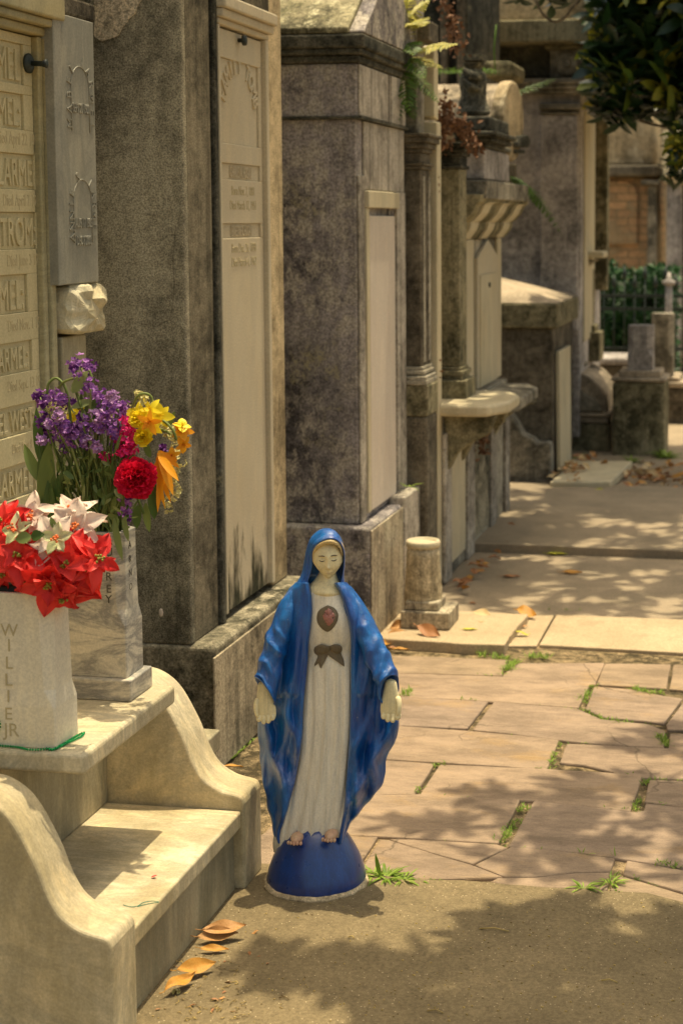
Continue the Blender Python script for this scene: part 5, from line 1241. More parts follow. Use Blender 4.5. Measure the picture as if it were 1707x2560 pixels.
# magenta carnation sprigs, big red bloom, lilies
def ruffle(c, R, ax, m, layers=6, seed=0, n0=9, pl=None):
    r_ = random.Random(seed); ax = Vector(ax).normalized(); u = ax.orthogonal().normalized()
    for l in range(layers):
        el = radians(8+l*(78/max(1, layers-1))); n = max(4, int(n0*(cos(el)*.9+.35)))
        for k in range(n):
            a = 2*pi*(k+.5*(l % 2)+r_.uniform(-.25, .25))/n
            d = (Matrix.Rotation(a, 3, ax) @ u)*cos(el)+ax*sin(el)
            nrm = ax*cos(el)-(Matrix.Rotation(a, 3, ax) @ u)*sin(el)
            L = R*r_.uniform(.85, 1.1); W = R*r_.uniform(.55, .8); b = len(m.v); sdv = d.cross(nrm).normalized(); NS, NT_ = 8, 4
            for i in range(NT_+1):
                t = i/NT_
                for j in range(NS+1):
                    s = j/NS*2-1; wv = W*(.18+.82*t**.7)*.5*(1 if t < 1 else 1.0)
                    ru = sin(s*9+r_.random()*.8+l)*.10*R*t*t; tip = (1-.12*abs(s)**2-.07*abs(sin(s*11+k)))if i == NT_ else 1
                    m.v.append(Vector(c)+d*(L*t*tip)+sdv*(wv*s)+nrm*(ru+.05*R*t))
            for i in range(NT_):
                for j in range(NS): a_ = b+i*(NS+1)+j; m.f.append((a_, a_+1, a_+NS+2, a_+NS+1)); m.m.append(0); m.sm.append(True)
m = MB(); ruffle(F(314, 1097, -.06), .042, (.15, -1, .15), m, 8, 1, 12); m.build('red_carnation', M_carn, bq)
m = MB(); ruffle(F(314, 1097, -.045), .042, (.1, -1, .0), m, 4, 8, 12); m.build('red_carnation_outer', M_carn, bq)
for i, (x, y, R) in enumerate([(297, 965, .018), (305, 985, .012), (285, 1000, .018), (270, 1005, .012), (293, 1020, .017), (300, 1035, .014), (285, 1035, .014), (310, 1010, .010), (240, 1048, .009), (252, 1052, .009), (295, 1050, .010)]):
    m = MB(); cluster(F(x, y, rnd.uniform(-.05, -.01)), R, int(12+R*1100), .0066, m, 0, 1, 200+i); m.build('magenta_floret', M_magenta, bq)
def lily(c, ax, L, W, n, mat, seed=0, back=.35, name='lily'):
    r_ = random.Random(seed); m = MB(); ax = Vector(ax).normalized(); u = ax.orthogonal().normalized(); a0 = r_.uniform(0, 6)
    for k in range(n):
        q = Matrix.Rotation(a0+2*pi*k/n, 3, ax) @ u; m.leaf(Vector(c), q+ax*r_.uniform(.3, .8), ax-q*.3, L*r_.uniform(.85, 1.1), W*(1 if k % 2 else .75), back, .15, 0, 5)
    for k in range(5):
        q = Matrix.Rotation(k*1.26, 3, ax) @ u; m.tube([c, Vector(c)+ax*L*.35+q*L*.1, Vector(c)+ax*L*.6+q*L*.2], .0008, 4)
    return m.build(name, mat, bq)
m = MB(); ruffle(F(330, 1003, -.05), .020, (0, -1, 0), m, 5, 31, 8); m.build('yellow_bloom', M_yel, bq)
m = MB(); ruffle(F(322, 962, -.045), .022, (-.4, -1, .3), m, 4, 33, 7); m.build('yellow_bloom', M_yel, bq)
lily(F(342, 968, -.05), (-.1, -1, -.1), .036, .017, 7, M_yel, 1); lily(F(345, 940, -.045), (.2, -1, .5), .026, .012, 5, M_yel, 2); lily(F(366, 955, -.02), (.5, -.8, .2), .030, .018, 7, M_yel, 3); lily(F(318, 955, -.03), (-.4, -.8, .4), .030, .022, 5, M_yel, 4)
lily(F(345, 968, -.065), (.0, -1, -.1), .026, .014, 5, M_oran, 5); lily(F(235, 955, 0), (0, -1, .3), .022, .012, 6, M_yel, 6); lily(F(165, 960, 0), (0, -1, .3), .018, .010, 6, M_yel, 7); lily(F(183, 945, 0), (.3, -1, .3), .014, .010, 6, M_yel, 17)
m = MB()
for a, b, w_ in [((362, 1040), (408, 1100), .016), ((365, 1035), (398, 1135), .018), ((362, 1045), (385, 1160), .016), ((360, 1050), (370, 1170), .014), ((368, 1035), (412, 1075), .012), ((360, 1060), (352, 1110), .014), ((372, 1060), (360, 1178), .012)]:
    A = F(*a, -.03); B = F(*b, -.05+rnd.uniform(-.02, .02)); m.leaf(A, B-A, (rnd.uniform(-.5, .5), -1, .2), (B-A).length, w_, .12, .2, 0, 5)
m.build('drooping_orange_lily', M_oran, bq)
lily(F(415, 990, -.01), (.7, -.6, .3), .026, .018, 5, M_oran, 9); lily(F(420, 1020, -.01), (.6, -.6, -.2), .020, .014, 5, M_oran, 10); lily(F(395, 1045, -.02), (.3, -.8, 0), .018, .012, 5, M_oran, 11); lily(F(418, 980, -.01), (.4, -.4, .8), .020, .018, 4, M_yel, 12)

# poinsettias in the cream vase
YP = v1y+.03
def FP(x, y, d=0): return AY(x, y, YP+d)
pn = thing('poinsettia_bouquet', 'artificial poinsettias, red below and white above, in the cream lettered vase', 'bouquet', (v1x, v1y, v1z+.27))
def bract(m, c, d, nrm, L, W, bend=.2):
    # pointed, shouldered poinsettia bract with a mid rib
    d = Vector(d).normalized(); sdv = d.cross(Vector(nrm)).normalized(); nn = sdv.cross(d).normalized(); c = Vector(c); b = len(m.v)
    prf = [0, .16, .46, .82, 1.0, .97, .82, .60, .34, .0]; N = len(prf)-1
    for i, w_ in enumerate(prf):
        t = i/N
        for j in range(-2, 3):
            s = j/2; m.v.append(c+d*(L*t)-nn*(bend*L*t*t)+sdv*(W*.5*w_*s)+nn*(abs(s)*W*.16*w_-(.0 if j else .0016)+sin(t*7+s*5+d.x*9)*.0030*t))
    for i in range(N):
        for j in range(4): a = b+i*5+j; m.f.append((a, a+1, a+6, a+5)); m.m.append(0); m.sm.append(True)
def poin(c, ax, R, n, mat, name, seed, core, W=.55, bend=.25, flat=.25, inner=True, skip=()):
    r_ = random.Random(seed); ax = Vector(ax).normalized(); u = ax.orthogonal().normalized(); m = MB(); a0 = r_.uniform(0, 6)
    for k in range(n):
        if k in skip: continue
        q = Matrix.Rotation(a0+2*pi*k/n+r_.uniform(-.12, .12), 3, ax) @ u; bract(m, c, q+ax*flat*r_.uniform(.6, 1.4), ax, R*r_.uniform(.85, 1.12), R*W*r_.uniform(.9, 1.15), bend*r_.uniform(.5, 1.4))
    if inner:
        for k in range(n-1):
            q = Matrix.Rotation(a0+.5+2*pi*k/(n-1), 3, ax) @ u; bract(m, Vector(c)+ax*.006, q+ax*.7, ax, R*.6*r_.uniform(.85, 1.1), R*W*.7, bend)
    o = m.build(name, mat, pn); m = MB()
    for k in range(11):
        q = Vector((r_.gauss(0, 1), r_.gauss(0, 1), r_.gauss(0, 1)))*.004; m.ball(Vector(c)+ax*.016+q-ax*q.dot(ax)*.6, .0026, 6, 4)
    m.build('berry_cluster', core, o)
    return o
poin(FP(50, 1275, -.075), (-.05, -1, .35), .068, 6, M_pred, 'red_poinsettia', 1, M_berry2)
poin(FP(155, 1290, -.07), (.25, -1, .15), .066, 6, M_pred, 'red_poinsettia', 2, M_berry2)
poin(FP(118, 1335, -.075), (.1, -1, -.45), .064, 6, M_pred, 'red_poinsettia', 3, M_berry2, bend=-.1)
poin(FP(182, 1262, -.03), (.9, -.6, .25), .058, 6, M_pred, 'red_poinsettia', 4, M_berry2)
for q_, (x_, y_, ax_) in enumerate([(70, 1330, (-.1, -1, -.5)), (15, 1310, (-.2, -1, -.2)), (150, 1365, (.1, -1, -.8)), (200, 1300, (.7, -.7, 0)), (100, 1300, (0, -1, 0)), (215, 1285, (.8, -.5, .3))]): poin(FP(x_, y_, -.06), ax_, .052, 5, M_pred, 'red_poinsettia', 60+q_, M_berry2, bend=.45)
poin(FP(10, 1205, -.03), (-.3, -.7, .7), .06, 6, M_pred, 'red_poinsettia', 5, M_berry2)
poin(FP(175, 1325, -.05), (.5, -.8, -.2), .060, 6, M_pred, 'red_poinsettia', 6, M_berry2)
poin(FP(100, 1240, -.01), (0, -.5, .8), .05, 6, M_pred, 'red_poinsettia', 16, M_berry2)
poin(FP(75, 1190, .0), (.1, -.9, .6), .050, 6, M_pwhite, 'white_poinsettia', 7, M_berry, .6)
poin(FP(165, 1180, .01), (.2, -.35, .95), .062, 6, M_pwhite, 'white_poinsettia', 8, M_berry, .42, .05, .1)
poin(FP(175, 1210, -.02), (.3, -.9, .35), .052, 6, M_pwhite, 'white_poinsettia', 9, M_berry, .65)
poin(FP(125, 1240, -.065), (.1, -1, .45), .054, 6, M_pwhite, 'white_poinsettia', 10, M_berry, .6)
poin(FP(132, 1238, -.085), (.1, -1, .35), .030, 5, M_pcream, 'cream_poinsettia', 11, M_berry, .6, inner=False)
poin(FP(40, 1220, -.075), (-.1, -1, .45), .034, 5, M_pcream, 'cream_poinsettia', 12, M_berry, .6, inner=False)
m = MB()
for i in range(16):
    c = FP(rnd.uniform(-40, 170), rnd.uniform(1240, 1300), rnd.uniform(-.03, .04)); m.leaf(c, (rnd.uniform(-1, 1), rnd.uniform(-1, .3), rnd.uniform(-.2, .7)), (0, -.4, 1), rnd.uniform(.03, .05), .024, .2, .3)
m.leaf(FP(72, 1232, -.085), (-.8, -.3, -.1), (0, -1, .3), .03, .022); m.leaf(FP(72, 1232, -.085), (.7, -.3, .2), (0, -1, .3), .028, .02); m.leaf(FP(130, 1215, -.07), (-.4, -.2, .8), (0, -1, .1), .025, .012)
m.tube([tuple(FP(60, 1330, 0)), (v1x, v1y, v1z+.1)], .004, 6)
m.build('green_leaves', M_fleaf, pn)
m = MB().box(v1x-.052, v1x+.052, v1y-.028, v1y+.028, v1z+.252, v1z+.288); m.build('dark_foam', simple('dark_foam', (.02, .025, .02)), pn, bevel=.01)

# ============================================================ cylinder urn on its slab
cs = thing('grave_slab', 'pale raised stone slab lying on the path, bearing the round concrete vase', 'slab', (-1.05, 5.1, 0))
def c5(x, y): return ((950+x*.3189)/K, (1350+y*.3189)/K)
P = [G(*c5(x, y), .028) for x, y in [(-60, 770), (60, 775), (320, 790), (650, 812), (975, 822), (1010, 760), (1060, 700), (1150, 600), (1165, 580), (540, 575), (-60, 570)]]
ring = []
for i in range(len(P)):
    for j in range(5):
        p = P[i].lerp(P[(i+1) % len(P)], j/5); ring.append((p.x+hsh(p.x*30, p.y*30, 2)*.005, p.y+hsh(p.x*30, p.y*30, 8)*.005))
m = MB(); slabxy(m, ring, -.01, .028)
m.build('slab_top', M_conc2, cs, bevel=.004)
uq = G(978, 1418, .03); ux, uy = AY(972, 1400, 5.24).x, 5.24
ur = thing('concrete_vase', 'weathered round concrete flower vase with white rim beside the violet grey tomb', 'vase', (ux, uy, .03))
bl0 = AY(925, 1435, 5.15); bl1 = AY(1040, 1435, 5.15)
MB().box(bl0.x-.01, bl1.x-.014, 5.155, 5.32, .0285, .088).build('foot_block', M_plinth3, ur, bevel=.005)
MB().box(ux-.05, bl1.x-.055, 5.17, 5.30, .0885, .118).build('upper_block', M_plinth3, ur, bevel=.006)
pf = [(.066, 0), (.065, .03), (.060, .10), (.0565, .17), (.0565, .196), (.0535, .198), (.0535, .206), (.057, .210), (.057, .222), (.054, .226), (.046, .226), (.043, .215), (.042, .12), (.01, .115)]
m = MB(); m.lathe((ux, uy, .089), pf, 40)
for v in m.v:
    q = hsh(v.x*60, v.y*60, v.z*40); 
    if v.z < .28: v.x += q*.002; v.y += q*.002
m.build('vase_body', M_mid, ur)
M_body_u = stone('weathered_vase', (.26, .21, .13), (.46, .38, .25), (.55, .46, .32), 14, 120, .4, .55, (.08, .07, .045), None, .5, .62, 20, 14)
ur.children[-1].data.materials[0] = M_body_u
m = MB(); m.lathe((ux, uy, .089), [(.0575, .207), (.0582, .212), (.0582, .223), (.055, .2275), (.0455, .2275), (.0445, .22)], 40); m.build('white_rim', M_white, ur)

# ============================================================ fallen leaves
LV = {}
def leaf_mesh(kind, seed, mat):
    r_ = random.Random(seed); m = MB(); L, W = 1.0, r_.uniform(.32, .46)
    curl = r_.uniform(.1, .55); fold = r_.uniform(.2, .9); tw = r_.uniform(-.6, .6); NS, NL = 6, 12; b = 0
    for i in range(NL+1):
        t = i/NL; w_ = W*.5*(sin(pi*(t*.98+.01))**(1.1 if t > .5 else .85))
        for j in range(NS+1):
            s = j/NS*2-1; a = tw*(t-.5); x = (t-.5)*L; y = s*w_; z = fold*abs(s)**1.5*w_*.8+curl*(4*(t-.5)**2)*.12+.02*sin(t*11+s*3+seed)
            if kind == 1: z += .28*max(0, s)*w_*2*sin(t*pi)
            if kind == 2: z = z*1.5+.12*sin(t*6)
            m.v.append(Vector((x, y*cos(a)-z*sin(a), z*cos(a)+y*sin(a)*.8)))
    for i in range(NL):
        for j in range(NS): a = i*(NS+1)+j; m.f.append((a, a+1, a+NS+2, a+NS+1)); m.m.append(0); m.sm.append(True)
    m.tube([(-.5, 0, .02), (-.58, .01, .03), (-.66, .03, .05)], .012, 5)
    zmin = min(v.z for v in m.v)
    for v in m.v: v.z -= zmin
    me = bpy.data.meshes.new('fallen_leaf'); me.from_pydata([tuple(v) for v in m.v], [], m.f); me.materials.append(mat); me.polygons.foreach_set('use_smooth', [True]*len(m.f)); me.update(); return me
LM = {}
for mi, mt in enumerate((M_dry1, M_dry2, M_dry3, M_dry4, M_dry5)):
    for k in range(3): LM[(mi, k)] = leaf_mesh(k, mi*7+k, mt)
def drop(dx, dy, px_len, mi, k, rot, label, group=None, z=0.003, tilt=(0, 0), wide=1.0):
    p = G(dx, dy, z); q = G(dx+1, dy, z); s = px_len*(q-p).length
    o = bpy.data.objects.new('fallen_leaf', LM[(mi, k)]); COL.objects.link(o); o.location = (p.x, p.y, z); o.scale = (s*1.08, s*wide*1.2, s*.85); o.rotation_euler = (radians(tilt[0]), radians(tilt[1]), radians(rot))
    return tag(o, label, 'leaf', group)
G1 = 'dry leaves beside the marble steps'
drop(515, 2134, 92, 0, 0, 22, 'tan dry leaf, topmost of the group at the foot of the marble steps', G1, .026, (28, 0), .80)
drop(500, 2150, 86, 0, 1, 20, 'broad tan leaf lying under the topmost one beside the steps', G1, .016, (34, 0), 1.0)
drop(492, 2181, 62, 1, 0, 12, 'small tan leaf in the middle of the group beside the steps', G1, .010, (24, 4), .75)
drop(450, 2222, 92, 1, 1, 48, 'large golden curled leaf beside the steps', G1, .020, (34, 6), .95)
drop(412, 2262, 86, 1, 2, 62, 'orange curled leaf nearest the camera beside the steps', G1, .012, (26, -8), .8)
drop(438, 2222, 50, 2, 1, 25, 'small brown leaf tucked against the riser of the steps', G1, .004, (20, 5), 1)
q = G(404, 2283, .004); m = MB(); cluster(Vector((q.x, q.y, .008)), .006, 14, .004, m, 0, .8, 5); tag(m.build('dried_blossom', M_bud), 'tiny pale dried blossom at the tip of the nearest leaf', 'blossom')
G2 = 'leaves round the concrete vase'
drop(912, 1436, 50, 0, 1, 60, 'curled tan leaf leaning against the violet tomb, left of the round vase', G2, .035, (45, -10), 1.0)
drop(912, 1456, 52, 0, 0, 40, 'tan leaf lower in the clump left of the round vase', G2, .022, (35, 0), .9)
drop(892, 1476, 46, 1, 0, 50, 'golden leaf at the left end of the clump by the violet tomb', G2, .014, (30, 0), .9)
drop(920, 1474, 40, 0, 2, 10, 'small tan leaf flat below the clump by the violet tomb', G2, .004, (0, 0), 1)
drop(920, 1492, 40, 1, 0, -5, 'orange leaf lying alone on concrete below the raised slab', G2, .004, (0, 0), .9)
drop(900, 1488, 18, 2, 1, 0, 'tiny red brown leaf below the clump', G2, .004)
drop(985, 1450, 66, 2, 0, -25, 'large brown leaf propped against the foot block of the round vase', G2, .042, (42, 10), 1.2)
drop(938, 1420, 26, 2, 1, 75, 'small upright brown leaf between tomb and round vase', G2, .05, (-60, -40), 1)
drop(1106, 1409, 44, 3, 1, -20, 'pale curled leaf at the back of the raised slab', G2, .03, (20, 0), 1)
drop(1078, 1446, 34, 4, 0, 8, 'yellow green leaf lying on the raised slab', G2, .03, (0, 0), 1)
drop(1210, 1412, 56, 1, 2, -30, 'orange curved leaf at the far corner of the raised slab', G2, .012, (25, 0), 1.2)
drop(1198, 1458, 36, 4, 2, 6, 'yellow green leaf on the ground right of the raised slab', G2, .006, (0, 0), .9)
drop(1200, 1440, 26, 0, 1, 30, 'small orange scrap of leaf right of the raised slab', G2, .006)
G3 = 'scattered leaves on the far path'
drop(1312, 1316, 48, 1, 1, 2, 'tan curled leaf alone on the shaded path', G3, .002)
drop(1278, 1273, 46, 4, 0, 0, 'yellow leaf just below the shadowed step edge', G3, .002)
drop(1172, 1325, 44, 2, 0, 3, 'flat brown leaf on the shaded path right of the leaf clump', G3, .002)
drop(1105, 1428, 12, 3, 1, 3, 'tiny crumpled leaf scrap on the raised slab', G3, .03)
drop(1085, 1386, 16, 2, 1, 3, 'small dark leaf scrap behind the raised slab', G3, .0)
drop(533, 1762, 48, 1, 0, 5, 'orange leaf behind the far scroll cheek', None, .02, (-8, 0), 1)
drop(1375, 1128, 30, 4, 1, 0, 'yellowish leaf scrap on the far path in front of the leaning slab', G3, .02)
rr = random.Random(5)
LB = 'dry curled leaf in the drift along the foot of the shelf tomb'
for i in range(34):
    t = i/33; x = 1056+128*t+rr.uniform(-10, 26); y = 1342-148*t+rr.uniform(-6, 14)
    drop(x, y, rr.uniform(20, 40)*(1-.35*t), rr.choice((2, 2, 0, 2, 1)), rr.randrange(3), rr.uniform(0, 360), LB, 'leaf drift along the shelf tomb', rr.uniform(.0, .03), (rr.uniform(-35, 35), rr.uniform(-25, 25)), 1.1)
LB = 'dry leaf in the drift round the fallen slab by the pedestal'
for i in range(190):
    if i < 60: x = rr.gauss(1320, 24); y = 1075+rr.gauss(0, 11)+(1320-x)*.35; z = .02+rr.uniform(0, .07)
    else: x = rr.uniform(1435, 1640); y = rr.gauss(1090, 13)+max(0, 1460-x)*.3; z = .005+rr.uniform(0, .035)
    drop(x, y, rr.uniform(16, 30), rr.choice((0, 0, 3, 1, 2, 3)), rr.randrange(3), rr.uniform(0, 360), LB, 'leaf drift by the pedestal', z, (rr.uniform(-40, 40), rr.uniform(-30, 30)), 1.1)
fs = thing('fallen_slab', 'pale marble slab lying tilted among dry leaves at the end of the path', 'slab', (-1.1, 8.9, 0))
a, b, c_, d_ = G(1262, 1104, .06), G(1402, 1104, .06), G(1452, 1056, .06), G(1315, 1056, .06)
m = MB(); m.add([(p.x, p.y, .008+.0) for p in (a, b, c_, d_)]+[(p.x, p.y, .055+.0) for p in (a, b, c_, d_)], [(3, 2, 1, 0), (4, 5, 6, 7), (0, 1, 5, 4), (1, 2, 6, 5), (2, 3, 7, 6), (3, 0, 4, 7)])
m.build('slab_stone', M_mid, fs, bevel=.008); fs.children[-1].data.materials[0] = M_white
LB = 'crumpled brown scrap of leaf on the near concrete'
for i in range(16):
    x = rr.uniform(340, 620); y = 2352-(x-300)*.75+rr.uniform(0, 150)
    if y > 2345 or y < 2110: continue
    drop(x, y, rr.uniform(9, 20), rr.choice((2, 0, 2)), rr.randrange(3), rr.uniform(0, 360), LB, 'leaf scraps on the near concrete', .004, (rr.uniform(-20, 20), rr.uniform(-15, 15)), .9)
# fine litter near the steps
m = MB(); 
for i in range(70):
    q = G(rr.uniform(400, 560), rr.uniform(2200, 2350)); L = rr.uniform(.006, .016); a = rr.uniform(0, 6)
    m.tube([(q.x, q.y, .0045), (q.x+cos(a)*L*.5, q.y+sin(a)*L*.5, .0065), (q.x+cos(a+.7)*L, q.y+sin(a+.7)*L, .0045)], .0007, 4)
for i in range(90):
    q = G(rr.uniform(420, 1568), rr.uniform(2080, 2350)); m.ball((q.x, q.y, .004), rr.uniform(.0008, .002), 5, 3)
for i in range(260):
    q = G(rr.uniform(330, 1568), rr.uniform(2075, 2352)); m.ball((q.x, q.y, .0038), (rr.uniform(.001, .0034), rr.uniform(.001, .003), .0012), 5, 3, jit=.4, seed=i)
for x, y, L_ in ((1100, 2140, .06), (980, 2330, .03), (640, 2300, .02), (1380, 2260, .03), (800, 2160, .012)):
    q = G(x, y); m.tube([(q.x, q.y, .006), (q.x+L_*.5, q.y+.004, .008), (q.x+L_, q.y-.002, .006)], .0013, 5)
tag(m.build('yellow_litter', simple('yellow_litter', (.16, .11, .05), (.46, .33, .10), island=True)), kind='stuff', label='scattered yellow plant litter and crumbs on the near concrete', cat='litter')

# ============================================================ grass and weeds
def tuft(m, p, n, L, spread, w_=.004, seed=0):
    r_ = random.Random(seed)
    for i in range(n):
        a = r_.uniform(0, 2*pi); e = r_.uniform(.15, 1.0); d = Vector((cos(a)*spread, sin(a)*spread, e))
        q = Vector(p)+Vector((cos(a), sin(a), 0))*r_.uniform(0, .012); m.leaf(q, d, Vector((-cos(a), -sin(a), .6)), L*r_.uniform(.5, 1.1), w_*r_.uniform(.7, 1.3), r_.uniform(.2, .6), .3, 0, 4)
m = MB(); p = G(885, 2018); M_weed = simple('weed_leaf', (.14, .24, .02), (.34, .46, .07), .5, .35, 10, 0, True, .35)
tuft(m, p, 50, .055, 1.3, .0048, 1); tuft(m, p+Vector((-.03, .01, 0)), 36, .045, 1.3, .0044, 2); tuft(m, p+Vector((.04, -.005, 0)), 44, .042, 1.5, .0042, 3); tuft(m, p+Vector((.07, 0, 0)), 8, .03, 1.5, .005, 4)
m.leaf(p+Vector((-.01, 0, 0)), (-.25, 0, 1), (0, -1, .2), .055, .010, .1, .3)
tag(m.build('weed_tuft', M_weed), 'bright green weed tuft growing right beside the blue statue base', 'weed')
for i, (x, y, n, L, lb) in enumerate([(1340, 2042, 12, .04, 'small dark weed in the joint at the ragged concrete edge'), (1400, 2030, 12, .035, 'weed sprig at the foot of the long joint, lower right'), (1448, 1062, 14, .09, 'pale weed sprouting beside the square pedestal'), (1530, 1052, 22, .12, 'leafy weed at the right foot of the square pedestal'), (1325, 1050, 12, .07, 'pale weed behind the leaf drift'), (940, 1110, 5, .05, 'tiny fern sprig on the end plinth of the violet tomb')]):
    m = MB()
    if i == 5: q = AX(938, 1118, -1.30); tuft(m, q, 6, .06, 1, .008, 9)
    else: tuft(m, G(x, y), n*2, L, .9, .006*L/.05, i+20)
    tag(m.build('weed', M_weed), lb, 'weed')
m = MB()
def joint_grass(pts, dens, L=.014, wd=.008, z=-.004):
    for a, b in zip(pts[:-1], pts[1:]):
        A, B = G(*cp(*a), 0), G(*cp(*b), 0); n = max(2, int((B-A).length*dens)); d = (B-A).normalized(); nn = Vector((-d.y, d.x, 0))
        for i in range(n):
            t = rr.random(); q = A.lerp(B, t)
            if hsh(q.x*12, q.y*12, 4) < -.12: continue
            q = q+nn*rr.gauss(0, wd); a_ = rr.uniform(0, 6.28); q.z = z
            m.leaf(q, (cos(a_)*rr.uniform(.3, 1.4), sin(a_)*rr.uniform(.3, 1.4), 1), (-cos(a_), -sin(a_), .5), L*rr.uniform(.5, 1.5), .0028, rr.uniform(0, .5), .3, 0, 3)
joint_grass([(735, 1108), (770, 1060), (800, 1020), (835, 960), (860, 925)], 900, .014, .007)
joint_grass([(1345, 965), (1370, 900), (1400, 825)], 700, .014, .006); joint_grass([(1400, 820), (1568, 825)], 200, .012, .003)
joint_grass([(345, 882), (400, 810), (440, 752)], 500, .010, .005); joint_grass([(440, 752), (490, 750)], 500, .014, .004)
joint_grass([(955, 770), (980, 710), (1010, 648)], 380, .012, .004); joint_grass([(1005, 648), (1040, 665)], 900, .014, .008); joint_grass([(1040, 652), (1160, 657)], 150, .01, .003)
joint_grass([(1095, 495), (1120, 450), (1150, 390)], 700, .016, .008); joint_grass([(1060, 505), (1120, 505), (1200, 547), (1260, 558), (1420, 562)], 520, .013, .006)
joint_grass([(1340, 402), (1400, 420), (1470, 425), (1568, 415)], 1200, .016, .012); joint_grass([(1450, 620), (1480, 640), (1495, 668)], 1000, .02, .007)
joint_grass([(745, 342), (775, 305), (800, 285), (835, 275)], 1500, .020, .009); joint_grass([(700, 262), (760, 272), (850, 265), (890, 258), (960, 265)], 1100, .022, .009); joint_grass([(640, 230), (655, 262)], 700, .02, .008); joint_grass([(630, 340), (700, 348)], 500, .012, .004)
joint_grass([(520, 455), (640, 460)], 400, .012, .005); joint_grass([(295, 440), (320, 410)], 1200, .018, .008); joint_grass([(530, 208), (575, 215)], 500, .016, .004); joint_grass([(1240, 1310), (1270, 1240), (1300, 1190)], 420, .013, .006)
joint_grass([(1075, 1160), (1200, 1172), (1260, 1178)], 120, .02, .004); joint_grass([(1440, 1200), (1568, 1228)], 700, .013, .006); joint_grass([(1270, 1175), (1340, 1185)], 350, .022, .006); joint_grass([(1300, 1258), (1480, 1310)], 120, .010, .003); joint_grass([(1080, 1290), (1150, 1300)], 150, .02, .01)
joint_grass([(1190, 1320), (1280, 1330)], 450, .013, .005); joint_grass([(900, 765), (915, 772)], 600, .01, .004); joint_grass([(1240, 785), (1360, 800)], 200, .011, .004); joint_grass([(425, 1285), (455, 1290)], 500, .011, .004); joint_grass([(340, 1268), (420, 1282)], 300, .011, .004)
joint_grass([(890, 45), (1100, 50)], 120, .012, .003, 0); joint_grass([(700, 465), (1090, 500)], 60, .009, .002); joint_grass([(600, 598), (820, 618)], 60, .009, .002); joint_grass([(370, 890), (800, 915)], 50, .009, .002); joint_grass([(330, 1090), (1070, 1155)], 60, .009, .002); joint_grass([(1210, 950), (1330, 962)], 200, .009, .003); joint_grass([(1395, 920), (1568, 945)], 200, .01, .003)
for i in range(60):
    t = rr.random(); q = G(515+t*75, 1757-t*62); q.z = 0; a_ = rr.uniform(0, 6); m.leaf(q, (cos(a_), sin(a_), 1), (0, 0, 1), .012, .003, .3)
tag(m.build('joint_grass', M_grass), 'short green grass and moss growing in the paving joints', 'grass', kind='stuff')

# ============================================================ ferns and dead creeper
def fern(m, p, d, L, W, droop, n=16, up_=(0, 0, 1), seed=0):
    r_ = random.Random(seed); p = Vector(p); d = Vector(d).normalized(); pts = []
    for i in range(n+1):
        t = i/n; pts.append(p+d*L*t+Vector((0, 0, -droop*L*t*t)))
    m.tube(pts, [.0022*(1-.8*i/n) for i in range(n+1)], 5)
    for i in range(2, n+1):
        t = i/n; tg = (pts[i]-pts[i-1]).normalized(); sd_ = tg.cross(Vector(up_)).normalized(); w_ = W*sin(pi*(t*.86+.12))**.8
        for s in (-1, 1): m.leaf(pts[i], sd_*s+tg*.55+Vector((0, 0, r_.uniform(-.25, .1))), up_, w_*r_.uniform(.85, 1.1), W*.17, .15, .2, 0, 3)
M_fern = simple('fern_frond', (.04, .10, .015), (.12, .22, .03), .5, .35, 9, 0, True, .35); M_fern2 = simple('fern_frond_yellowing', (.30, .30, .03), (.46, .40, .05), .5, .35, 9, 0, True, .35)
fn_ = thing('fern', 'yellowing fern sprouting from the eave of the gabled tomb, top centre', 'fern', AY(925, 110, 5.72))
R0 = AY(930, 120, 5.70)
for i, (x, y, d, L, W, dr, mt) in enumerate([(935, 122, (AY(1098, 55, 5.55)-AY(960, 105, 5.7)), .23, .045, .12, 1), (925, 110, (.15, -.3, 1), .20, .055, .35, 1), (920, 90, (.5, -.4, .8), .16, .05, .6, 1), (925, 120, (.3, -.6, .5), .15, .05, .7, 0), (915, 60, (.2, -.2, 1), .14, .05, .1, 1), (930, 60, (.6, -.1, .9), .12, .04, .3, 1),
        (925, 130, (.6, -.2, -.05), .12, .03, .2, 1), (915, 150, (.25, -.5, -.2), .13, .05, .6, 0), (905, 180, (.1, -.6, -.4), .13, .05, .5, 0), (900, 175, (-.1, -.5, -.9), .14, .045, .1, 0), (912, 170, (.4, -.2, -.8), .12, .04, .1, 0), (915, 100, (.35, -.5, .7), .16, .05, .5, 1), (908, 140, (.5, -.5, .2), .15, .045, .6, 0), (920, 150, (.7, -.1, -.4), .12, .035, .3, 0), (905, 200, (.1, -.3, -1), .10, .04, 0, 0)]):
    mm = MB(); fern(mm, AY(x, y, 5.66), d, L*(1.35 if i else 1.05), W*1.25, dr, 18, (.1, -.5, .8), i); mm.build('frond', M_fern2 if mt else M_fern, fn_)
fc_ = thing('fern', 'small green fern hanging on the back wall right of the stained bracket tomb', 'fern', AY(1185, 410, 7.8))
for i in range(7):
    mm = MB(); fern(mm, AY(1165+i*2, 405, 7.75), (.5+i*.12, -.2, -.1-i*.08), .16+.02*i, .04, .6, 14, (0, -.5, .8), 40+i); mm.build('frond', M_fern, fc_)
fd_ = thing('fern', 'single pale fern frond rising beside the round pediment', 'fern', AY(1180, 215, 7.8))
mm = MB(); fern(mm, AY(1178, 215, 7.8), AY(1262, 185, 7.8)-AY(1178, 215, 7.8), .22, .04, .0, 14, (0, -.6, .8), 51); mm.build('frond', M_fern, fd_)
M_deadv = simple('dead_creeper', (.11, .055, .03), (.26, .14, .08), .8, .2, 30, 0, True)
dv = MB(); r_ = random.Random(11)
